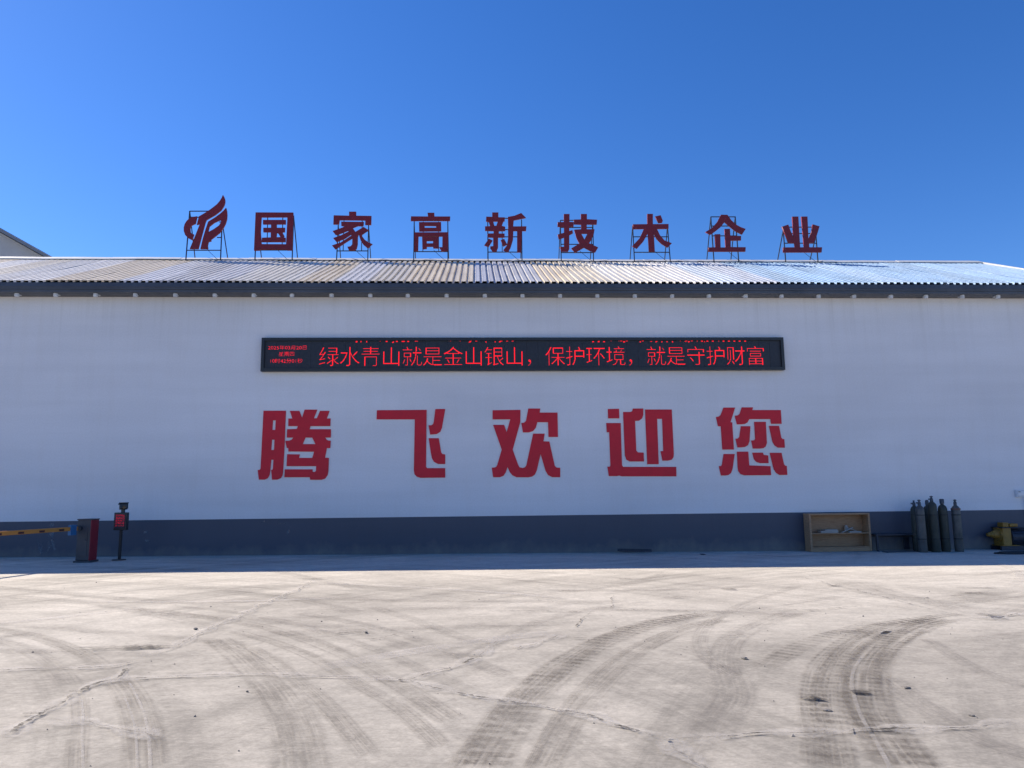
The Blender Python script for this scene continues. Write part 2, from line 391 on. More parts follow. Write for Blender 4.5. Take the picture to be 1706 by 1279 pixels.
# tyre tracks that sweep from the yard's far right towards the camera
track(ZM, [(700, 1010), (800, 850), (900, 700), (1010, 590), (1150, 480), (1330, 380), (1560, 300), (1800, 262)], 0.42, M['tread'])
track(ZM, [(700, 1010), (800, 850), (900, 700), (1010, 590), (1150, 480), (1330, 380), (1560, 300), (1800, 262)], 0.34, M['band'], off=-0.06)
track(ZM, [(1000, 1010), (1100, 830), (1190, 700), (1290, 590), (1400, 490), (1520, 410), (1700, 335), (1880, 290)], 0.26, M['band'])
track(ZM, [(930, 1010), (1040, 800), (1130, 680), (1230, 570), (1340, 480), (1470, 400), (1680, 320), (1860, 280)], 0.09, M['band'])
track(ZR, [(745, 1010), (728, 820), (708, 720), (708, 610), (745, 500), (820, 425), (920, 360), (1060, 310), (1250, 282), (1400, 262)], 0.26, M['tread'])
track(ZR, [(830, 1010), (800, 820), (780, 720), (775, 610), (810, 510), (870, 430), (960, 370), (1090, 320), (1260, 290)], 0.28, M['tread'])
track(ZR, [(1180, 1010), (1060, 850), (985, 740), (955, 640), (960, 540), (1000, 460), (1080, 390), (1190, 330), (1330, 285)], 0.42, M['tread'])
track(ZR, [(1180, 1010), (1060, 850), (985, 740), (955, 640), (960, 540), (1000, 460), (1080, 390), (1190, 330), (1330, 285)], 0.46, M['band'])
track(ZR, [(960, 860), (920, 760), (880, 660), (868, 570), (890, 490), (950, 410), (1050, 345)], 0.13, M['band'])
track(ZR, [(1080, 1010), (1000, 860), (940, 760), (903, 660), (890, 580), (905, 520), (950, 455)], 0.035, M['pale'], 'pale_tyre_line')
track(ZR, [(470, 520), (600, 440), (720, 385), (880, 340), (1000, 305)], 0.30, M['tread'])
track(ZR, [(60, 1010), (260, 760), (330, 640), (290, 480), (330, 380), (480, 300), (640, 250)], 0.40, M['smear'])
track(ZR, [(330, 560), (200, 470), (170, 380), (230, 300), (400, 210), (640, 130)], 0.22, M['smear'])
track(ZR, [(1040, 560), (1200, 680), (1380, 790), (1560, 880), (1800, 960)], 0.30, M['smear'])
track(ZR, [(1240, 380), (1400, 480), (1560, 560), (1760, 620)], 0.20, M['smear'])
track(ZR, [(0, 330), (150, 280), (330, 250), (600, 215), (840, 180)], 0.25, M['smear'])
track(ZR, [(880, 110), (1050, 170), (1250, 200), (1450, 190), (1700, 150)], 0.9, M['smear'], 'dust_patch')
track(ZR, [(1300, 210), (1450, 250), (1560, 280), (1700, 240)], 0.7, M['smear'], 'dust_patch')
# older tracks to the left
track(ZL, [(360, 1010), (368, 880), (378, 760), (372, 650)], 0.16, M['band'])
track(ZL, [(690, 1010), (680, 860), (655, 740), (610, 640), (560, 580)], 0.30, M['band'])
track(ZL, [(712, 1010), (705, 860), (682, 740), (640, 640), (610, 590)], 0.025, M['pale'], 'pale_tyre_line')
track(ZL, [(650, 1010), (645, 870), (628, 760), (590, 660)], 0.02, M['pale'], 'pale_tyre_line')
track(ZL, [(395, 1010), (388, 860), (392, 740), (385, 670)], 0.02, M['pale'], 'pale_tyre_line')
track(ZL, [(1440, 1010), (1420, 860), (1380, 740), (1300, 620), (1220, 540), (1120, 450), (1020, 380)], 0.40, M['band'])
track(ZL, [(1760, 940), (1640, 800), (1540, 690), (1430, 590), (1320, 500), (1180, 420)], 0.20, M['band'])
track(ZL, [(2100, 900), (1900, 720), (1700, 600), (1500, 480), (1300, 400), (1100, 345)], 0.20, M['band'])
track(ZL, [(2160, 780), (1980, 660), (1800, 550), (1620, 450), (1420, 375), (1240, 325), (1060, 295), (860, 265), (620, 235)], 0.28, M['band'])
track(ZL, [(2240, 640), (2020, 540), (1800, 440), (1560, 360), (1340, 300), (1100, 255), (800, 225)], 0.20, M['smear'])
track(ZL, [(2400, 560), (2150, 450), (1900, 360), (1650, 300), (1400, 260)], 0.24, M['smear'])
track(ZL, [(-60, 330), (120, 360), (260, 400), (380, 450), (480, 510)], 0.25, M['band'])
track(ZL, [(-60, 380), (60, 410), (180, 460), (270, 530), (330, 600)], 0.25, M['smear'])
track(ZL, [(0, 180), (300, 200), (600, 240), (900, 300), (1050, 340)], 0.35, M['smear'])
track(ZL, [(700, 115), (1000, 140), (1250, 165), (1450, 200), (1700, 260)], 0.35, M['smear'])
track(ZM, [(100, 340), (300, 400), (480, 450), (640, 470)], 0.30, M['smear'])
track(ZM, [(200, 230), (420, 300), (600, 370), (780, 420)], 0.25, M['smear'])
track(ZM, [(640, 470), (820, 380), (1000, 300), (1200, 250), (1500, 210)], 0.30, M['smear'])
for k in range(46):                                   # broad faint sweeps all over the yard
    x0 = random.uniform(-14, 16); y0 = random.uniform(-18.5, -5.5); a = random.choice([-0.35, -0.2, 0.15, 0.6, 2.3]) + random.uniform(-0.2, 0.2)
    cur = random.uniform(-0.16, 0.16); L_ = random.uniform(2.5, 7); st = []; x, y = x0, y0
    for i in range(26):
        st.append((x, y, random.uniform(0.98, 1.02) * (0.22 + 0.03 * (k % 6)))); x += math.cos(a) * L_ / 26; y += math.sin(a) * L_ / 26; a += cur * L_ / 26
    mark_mesh('dust_sweep', [st], M['smear'] if k % 3 else M['pale'])

# cracks and slab joints
crack(ZM, [(75, 570), (230, 572), (370, 583), (430, 600), (600, 640), (760, 668), (830, 685), (950, 700), (1100, 730), (1200, 745), (1400, 810), (1560, 855), (1680, 880)], 0.028)
crack(ZM, [(360, 583), (440, 560), (520, 532), (590, 515), (640, 498), (700, 470)], 0.034)
crack(ZM, [(700, 470), (760, 420), (800, 385)], 0.014, 'joint')
crack(ZM, [(860, 437), (1000, 402), (1115, 360)], 0.024, 'joint')
crack(ZM, [(720, 250), (900, 253), (1050, 255), (1230, 258), (1400, 245), (1700, 252), (1950, 255)], 0.035, pale=False)
crack(ZM, [(1340, 175), (1330, 205), (1338, 240)], 0.02, pale=False)
crack(ZM, [(1235, 258), (1190, 290), (1180, 330)], 0.02, pale=False)
crack(ZM, [(20, 362), (120, 352), (165, 350)], 0.028, pale=False)
crack(ZM, [(175, 390), (250, 382), (320, 362)], 0.030, pale=False)
crack(ZR, [(0, 855), (120, 862), (300, 850), (420, 838), (550, 832), (730, 830), (900, 822), (1110, 818), (1300, 815), (1500, 800), (1740, 780)], 0.026)
crack(ZR, [(960, 820), (1040, 822), (1110, 818)], 0.07, pale=False)
crack(ZR, [(720, 832), (830, 826)], 0.05, pale=False)
crack(ZR, [(0, 860), (40, 890), (90, 930), (180, 990), (240, 1020)], 0.018, 'joint')
crack(ZR, [(370, 253), (600, 248), (700, 250), (880, 232), (1200, 232)], 0.03, pale=False)
crack(ZR, [(600, 80), (720, 105), (800, 130), (900, 150), (1000, 175), (1150, 215), (1250, 240), (1330, 260), (1490, 290)], 0.035, 'joint', pale=False)
crack(ZR, [(1490, 290), (1600, 285), (1700, 260)], 0.03, 'joint')
crack(ZL, [(-40, 537), (150, 530), (430, 525), (530, 520), (600, 505), (650, 492)], 0.034)
crack(ZL, [(650, 492), (720, 460), (800, 435), (900, 385), (1000, 335), (1090, 298), (1160, 262), (1230, 230), (1330, 185), (1430, 140), (1500, 100)], 0.022, 'joint')
crack(ZL, [(-60, 880), (50, 830), (180, 750), (280, 700), (360, 650), (420, 615), (480, 592), (545, 580), (580, 540), (600, 505)], 0.034)
crack(ZL, [(320, 665), (420, 612)], 0.05, pale=False)
crack(ZL, [(480, 592), (600, 576), (860, 565), (1060, 558), (1280, 556), (1500, 566), (1760, 570)], 0.022, 'crack', 0.008)
crack(ZL, [(240, 770), (420, 790), (600, 830), (780, 870)], 0.016, 'joint')
crack(ZL, [(1580, 362), (1700, 352)], 0.03, pale=False)
def patch(z, c, rx, ry, m='stain', name='stain'):
    x, y = G(z[0] + c[0] / z[2], z[1] + c[1] / z[2])
    st = [(x - rx + 2 * rx * i / 10, y + random.uniform(-.15, .15) * ry, 0.45 * ry * (0.3 + math.sin(math.pi * i / 10)) * random.uniform(0.6, 1.4)) for i in range(11)]
    mark_mesh(name, [st], M[m])
for c, rx, ry in (((810, 132), .13, .28), ((1480, 143), .42, .22), ((1465, 167), .32, .22), ((310, 150), .12, .35), ((975, 483), .20, .10), ((720, 599), .10, .05),
                  ((720, 251), .15, .10), ((930, 640), .06, .30), ((700, 670), .05, .35), ((1155, 618), .07, .07), ((360, 368), .05, .1), ((320, 373), .06, .1), ((1640, 102), .3, .15),
                  ((1400, 183), .2, .1), ((1180, 192), .3, .12)): patch(ZR, c, rx, ry)
for c, rx, ry in (((1100, 735), .14, .07), ((930, 700), .12, .05), ((1620, 190), .3, .15), ((690, 475), .08, .08), ((1475, 440), .06, .06), ((1395, 100), .2, .15), ((1185, 385), .1, .08)): patch(ZM, c, rx, ry)
for c, rx, ry in (((690, 425), .3, .35), ((560, 430), .5, .3), ((150, 745), .08, .12), ((1240, 225), .15, .2), ((610, 192), .3, .15), ((1470, 100), .25, .25), ((360, 640), .08, .12), ((1250, 820), .05, .04)): patch(ZL, c, rx, ry)
for px in ((0, 942, 260, 941), (900, 946 - 8, 1200, 930)):
    crack((0, 0, 1), [(px[0], px[1]), (px[2], px[3])], 0.04, 'crack', 0.01, pale=False)

# ------------------------------------------------------------ the factory building
YE, ZE, YR, ZR_ = -0.38, 7.58, 5.32, 10.02            # eave edge and ridge
XL, XR = -25.0, 18.75
bld = thing('factory_building', 'long white workshop with slate blue base band and corrugated metal roof', 'building', (0, 0, 0))
ZD = 0.985                                            # top of the painted band
bm = BM(); box(bm, ((XL + XR) / 2, 0.15, (ZD + 7.5) / 2), (XR - XL, 0.3, 7.5 - ZD)); obj('wall', bm, M['wall'], bld)
bm = BM(); box(bm, ((XL + XR) / 2, 0.144, (ZD - 0.6) / 2), (XR - XL, 0.3, ZD + 0.6)); obj('painted_base_band', bm, M['dado'], bld)
YB = 2 * YR - YE
bm = BM()                                             # gable walls and back
for x in (XL + 0.12, XR - 0.12):
    v = [bm.verts.new((x + s, y, z)) for s in (-0.12, 0.12) for (y, z) in ((0.31, -0.6), (YB - 0.4, -0.6), (YB - 0.4, 7.6), (YR, ZR_ - 0.12), (0.31, 7.6))]
    bm.faces.new(v[:5]); bm.faces.new(v[5:][::-1])
    for k in range(5): bm.faces.new((v[k], v[(k + 1) % 5], v[5 + (k + 1) % 5], v[5 + k]))
box(bm, ((XL + XR) / 2, YB - 0.55, 3.5), (XR - XL - 0.5, 0.28, 8.0))
obj('side_wall', bm, M['wall'], bld)

slope_len = math.hypot(YR - YE, ZR_ - ZE); sa = math.atan2(ZR_ - ZE, YR - YE)
def sheet_mesh(seed):
    rnd = random.Random(seed); bm = BM(); W = 1.0; pitch = 0.2
    prof = []
    for k in range(5):
        x = k * pitch
        prof += [(x, 0), (x + 0.058, 0), (x + 0.072, 0.060), (x + 0.110, 0.056), (x + 0.184, 0.060)]
    prof.append((W, 0)); prof.append((W + 0.03, 0.004))
    rows = []
    ns = 10
    for j in range(ns + 1):
        t = j / ns; s = t * (slope_len + 0.02) - (rnd.uniform(0, 0.02) if j == 0 else 0)
        dz = rnd.uniform(-0.006, 0.006) + 0.007 * math.sin(t * 9 + seed)
        rows.append([bm.verts.new((x + rnd.uniform(-.002, .002), s * math.cos(sa), s * math.sin(sa) + h + dz)) for x, h in prof])
    for a, b in zip(rows, rows[1:]):
        for i in range(len(prof) - 1): bm.faces.new((a[i], a[i + 1], b[i + 1], b[i]))
    me = bpy.data.meshes.new('roof_sheet'); bm.to_mesh(me); bm.free(); me.materials.append(M['roof']); return me
sheets = [sheet_mesh(i) for i in range(4)]
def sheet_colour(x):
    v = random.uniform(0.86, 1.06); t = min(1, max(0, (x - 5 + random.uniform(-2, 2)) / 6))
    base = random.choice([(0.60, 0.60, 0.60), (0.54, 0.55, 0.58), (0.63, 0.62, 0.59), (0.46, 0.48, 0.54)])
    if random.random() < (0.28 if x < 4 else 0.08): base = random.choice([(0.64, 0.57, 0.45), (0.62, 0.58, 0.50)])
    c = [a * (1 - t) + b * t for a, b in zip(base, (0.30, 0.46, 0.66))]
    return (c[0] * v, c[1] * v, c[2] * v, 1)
x = XL - 0.1; i = 0
while x < XR + 0.15:
    o = bpy.data.objects.new('roof_sheet', sheets[i % 4]); C.objects.link(o); o.parent = bld
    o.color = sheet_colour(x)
    o.location = (x, YE, ZE + 0.003 * (i % 2) + random.uniform(-.004, .004))
    o = bpy.data.objects.new('roof_sheet', sheets[(i + 2) % 4]); C.objects.link(o); o.parent = bld
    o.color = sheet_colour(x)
    o.location = (x + 1, YB, ZE); o.rotation_euler = (0, 0, math.pi)
    x += 1.0; i += 1
# roof deck under the sheets (closes the light gaps), ridge cap in lengths
bm = BM()
v = [bm.verts.new((x, y, z)) for x in (XL, XR) for (y, z) in ((YE + 0.1, ZE - 0.03), (YR, ZR_ - 0.07), (YB - 0.1, ZE - 0.03), (YB - 0.1, ZE - 0.1), (YR, ZR_ - 0.16), (YE + 0.1, ZE - 0.1))]
bm.faces.new(v[:6]); bm.faces.new(v[6:][::-1])
for k in range(6): bm.faces.new((v[k], v[(k + 1) % 6], v[6 + (k + 1) % 6], v[6 + k]))
obj('roof_underside', bm, M['gutter'], bld)
x = XL
k = 0
while x < XR + 0.2:
    Lc = min(2.4, XR + 0.25 - x); bm = BM(); hw = 0.24; dz = 0.008 * (k % 2) + random.uniform(0, 0.012)
    pr = [(-hw, -hw * math.tan(sa) + 0.0), (-0.05, 0.005), (0, 0.03), (0.05, 0.005), (hw, -hw * math.tan(sa)), (hw, -hw * math.tan(sa) - 0.02), (-hw, -hw * math.tan(sa) - 0.02)]
    a = [bm.verts.new((x - 0.03, YR + y, ZR_ + 0.085 + z + dz)) for y, z in pr]
    mid = [bm.verts.new((x + Lc / 2, YR + y, ZR_ + 0.085 + z + dz + random.uniform(-.006, .012))) for y, z in pr]
    b = [bm.verts.new((x + Lc, YR + y, ZR_ + 0.085 + z + dz)) for y, z in pr]
    bm.faces.new(a); bm.faces.new(b[::-1])
    for r0, r1 in ((a, mid), (mid, b)):
        for q in range(len(pr)): bm.faces.new((r0[q], r1[q], r1[(q + 1) % len(pr)], r0[(q + 1) % len(pr)]))
    obj('ridge_cap', bm, M['cap'], bld); x += 2.4; k += 1
# verge flashing at the right gable
bm = BM(); bar(bm, (XR + 0.28, YE, ZE + 0.03), (XR + 0.28, YR, ZR_ + 0.05), 0.09); obj('verge_flashing', bm, M['cap'], bld)
# box gutter with two lips
bm = BM()
pr = [(-0.36, 7.545), (-0.50, 7.545), (-0.515, 7.42), (-0.500, 7.405), (-0.500, 7.36), (-0.475, 7.35), (-0.475, 7.285), (-0.30, 7.265), (-0.006, 7.265), (-0.006, 7.50), (-0.36, 7.50)]
a = [bm.verts.new((XL - 0.1, y, z)) for y, z in pr]; b = [bm.verts.new((XR + 0.3, y, z)) for y, z in pr]
bm.faces.new(a); bm.faces.new(b[::-1])
for q in range(len(pr)): bm.faces.new((a[q], b[q], b[(q + 1) % len(pr)], a[(q + 1) % len(pr)]))
obj('gutter', bm, M['gutter'], bld)
# pipe stubs (ends of the gutter brackets) under the gutter
bm = BM()
lathe(bm, [(0.052, -0.11), (0.062, -0.10), (0.062, -0.02), (0.045, 0.0)], 8)
box(bm, (0, 0.09, -0.03), (0.05, 0.12, 0.04))
br = obj('gutter_bracket', bm, M['pipe'], bld, loc=(-12.83 - 1.0873 * 11, -0.33, 7.29))
for k in range(1, 40):
    xx = -12.83 + 1.0873 * (k - 11)
    if xx > XR - 0.2: break
    o = br.copy(); C.objects.link(o); o.parent = bld; o.location = (xx + random.uniform(-.02, .02), -0.33, 7.29); o.rotation_euler = (0, 0, random.uniform(-.4, .4))
# wall scuffs
def wallmark(px, py, w_, h_, n=3, tall=True):
    n = n * 2; h_ = h_ * 0.6
    X, Z = P(px, py)
    for k in range(n):
        st = []; x0 = X + random.uniform(-w_, w_) / 2; z0 = Z + random.uniform(-h_, h_) / 4; a = random.uniform(-.5, .5) + (0 if tall else 1.4)
        for i in range(7):
            t = i / 6 - 0.5; st.append((x0 + math.sin(a) * t * h_ + random.uniform(-.01, .01), z0 + math.cos(a) * t * h_, 0.09 * random.uniform(.3, 1)))
        LAYER[0] += 1
        vv, ff, uvs = [], [], []
        for i, (x, z, wd) in enumerate(st):
            for s in (-0.5, 0.5): vv.append((x + wd * s, -0.0085 - LAYER[0] * 1e-5, z)); uvs.append((i * 0.05, s + 0.5))
            if i: q = len(vv) - 4; ff.append((q, q + 1, q + 3, q + 2))
        me = bpy.data.meshes.new('paint_scrape'); me.from_pydata(vv, [], ff); uvl = me.uv_layers.new(name='UVMap')
        at = me.attributes.new('fade', 'FLOAT', 'POINT')
        for i in range(len(vv)): at.data[i].value = 1.0
        for lp in me.loops: uvl.data[lp.index].uv = uvs[lp.vertex_index]
        me.materials.append(M['scuff']); o = bpy.data.objects.new('paint_scrape', me); C.objects.link(o); o.parent = bld
for a in ((90, 874, .15, .12, 3), (86, 890, .12, .25, 3), (75, 910, .5, .5, 3), (243, 886, .06, .10, 2), (246, 900, .1, .12, 2), (445, 869, .3, .10, 3, False), (470, 872, .2, .12, 3, False), (480, 884, .05, .3, 1)): wallmark(*a)

# ------------------------------------------------------------ grey shed behind, at the left
shed = thing('grey_shed', 'grey gable-ended shed rising behind the workshop roof at far left', 'building', (0, 0, 0))
ysh = 36.0
x1, z1 = P(75, 429, ysh); x0, z0 = P(0, 387, ysh)
sl = (z0 - z1) / (x1 - x0); xe = x1 + 4.0; ze = z1 - 4.0 * sl; xa = x0 - 3.2; za = z0 + 3.2 * sl; xw = 2 * xa - xe
bm = BM()
pr = [(xw, -1), (xe, -1), (xe, ze), (xa, za), (xw, ze)]
a = [bm.verts.new((x, ysh, z)) for x, z in pr]; b = [bm.verts.new((x, ysh + 35, z)) for x, z in pr]
bm.faces.new(a); bm.faces.new(b[::-1])
for q in range(5): bm.faces.new((a[q], b[q], b[(q + 1) % 5], a[(q + 1) % 5]))
obj('wall', bm, M['greywall'], shed)
for s, n in ((1, 'roof'), (-1, 'roof')):
    bm = BM(); ln = math.hypot(xe - xa, ze - za) + 0.5; ang = math.atan2(za - ze, xe - xa)
    c = ((xa + xe) / 2 if s == 1 else (xa + xw) / 2, ysh + 17.3, (za + ze) / 2 + 0.17)
    box(bm, (c[0] + s * .12, c[1], c[2] - 0.05), (ln, 36.2, 0.22), ry=ang * s); obj(n, bm, M['greyroof'], shed)

# ------------------------------------------------------------ big red characters on the wall (traced outlines, cut from board)
def world(loops, ox, oy, s, Y): return [[[P(ox + x / s, oy + y / s, Y) for x, y in lp] for lp in piece] for piece in loops]
A4 = 4.874
WALLCH = {
 'teng': ((410, 660, A4), [
  [[(141,117),(323,117),(312,400),(300,605),(296,640),(282,664),(252,677),(210,677),(203,598),(213,597),(217,588),(222,515),(204,515),(196,600),(190,640),(175,665),(150,677),(103,677),(94,598),(110,597),(117,588),(128,370)],
   [(218,195),(240,195),(236,273),(213,273)], [(210,352),(230,352),(226,436),(204,436)]],
  [[(355,118),(432,118),(454,173),(475,108),(578,108),(550,178),(575,178),(600,118),(677,118),(655,180),(686,180),(683,242),(523,242),(515,267),(689,267),(687,335),(643,335),(653,352),(668,359),(687,360),(683,420),(655,420),(641,498),(672,500),(668,605),(662,640),(642,668),(612,678),(520,678),(517,657),(310,657),(314,593),(540,593),(540,613),(558,614),(567,605),(569,567),(328,567),(333,470),(436,472),(430,500),(537,500),(552,450),(343,448),(342,420),(330,420),(318,362),(350,360),(370,352),(383,335),(330,335),(333,267),(412,265),(420,242),(342,242),(343,180),(375,180)],
   [(482,335),(536,335),(563,388),(460,388)]]]),
 'fei': ((410, 660, A4), [
  [[(1062,113),(1466,110),(1461,572),(1470,583),(1617,583),(1617,660),(1415,662),(1385,652),(1367,632),(1362,600),(1370,187),(1059,187)]],
  [[(1537,103),(1617,103),(1590,258),(1577,288),(1548,306),(1495,311),(1481,235),(1505,235),(1518,225),(1524,205)]],
  [[(1482,340),(1565,340),(1584,455),(1594,468),(1617,472),(1617,550),(1560,550),(1525,532),(1508,500),(1500,460)]]]),
 'huan': ((800, 660, A4), [
  [[(101,113),(327,110),(326,210),(264,433),(308,555),(320,576),(345,582),(365,576),(375,560),(430,303),(524,303),(514,365),(562,367),(606,565),(620,578),(650,580),(650,657),(585,657),(552,640),(531,605),(491,470),(460,600),(445,635),(422,652),(390,658),(295,657),(262,642),(240,615),(222,573),(208,618),(190,645),(160,657),(105,657),(94,579),(115,578),(130,573),(138,558),(175,433),(105,232),(195,232),(215,290),(245,187),(101,187)]],
  [[(391,99),(488,99),(482,132),(628,132),(632,330),(555,330),(551,210),(464,210),(452,255),(430,282),(395,293),(347,293),(334,216),(355,215),(372,200)]]]),
 'ying': ((800, 660, A4), [
  [[(1037,103),(1128,101),(1130,179),(1039,179)]],
  [[(1024,217),(1141,217),(1152,560),(1162,573),(1592,573),(1594,650),(1150,650),(1130,644),(1110,648),(1045,648),(1033,571),(1053,571),(1058,560),(1048,292),(1028,292)]],
  [[(1161,127),(1220,127),(1235,120),(1240,99),(1325,99),(1325,150),(1315,180),(1290,198),(1258,200),(1268,440),(1280,455),(1327,457),(1331,529),(1215,529),(1188,515),(1175,480)]],
  [[(1339,107),(1556,107),(1573,470),(1570,495),(1555,515),(1525,522),(1480,522),(1465,446),(1487,444),(1478,183),(1437,183),(1450,551),(1357,551)]]]),
 'nin': ((1180, 660, 7.994), [
  [[(203,150),(358,150),(297,345),(320,347),(343,709),(188,709),(168,400),(130,398),(104,275),(140,270),(165,250)]],
  [[(447,147),(597,147),(587,183),(967,183),(978,366),(836,366),(829,303),(547,303),(525,345),(490,368),(440,373),(382,373),(354,258),(395,253),(418,235)]],
  [[(436,398),(562,398),(550,600),(530,650),(490,675),(440,680),(390,680),(363,565),(395,562),(414,540)]],
  [[(612,340),(767,340),(782,620),(765,670),(735,690),(690,696),(595,696),(572,588),(610,586),(625,570)]],
  [[(809,393),(944,393),(973,550),(990,568),(1014,570),(1021,684),(930,684),(885,655),(858,610),(845,560)]],
  [[(205,768),(353,768),(325,960),(305,1020),(270,1048),(230,1055),(170,1055),(142,930),(170,928),(182,915)]],
  [[(382,737),(534,737),(547,920),(829,930),(838,1050),(480,1052),(430,1035),(400,995),(392,940)]],
  [[(587,750),(727,750),(740,780),(800,787),(804,890),(690,890),(640,872),(610,840)]],
  [[(820,752),(976,752),(1010,905),(1025,923),(1046,926),(1054,1047),(950,1048),(905,1020),(875,975),(860,920)]]]),
}
WL = {'teng': 'big red wall character at the left end of the greeting, dense strokes', 'fei': 'big red wall character with long top bar and tall hook, second in the greeting',
      'huan': 'big red wall character in the middle of the greeting under the display', 'ying': 'big red wall character with long bottom bar, second from the right in the greeting',
      'nin': 'big red wall character of many separate strokes at the right end of the greeting'}
for key, (z, loops) in WALLCH.items():
    bm = BM(); plate(bm, world(loops, *z, -0.02), -0.002, 0.018)
    tag(obj('wall_character', bm, M['redcut']), WL[key], 'sign lettering', 'red characters of the wall greeting')

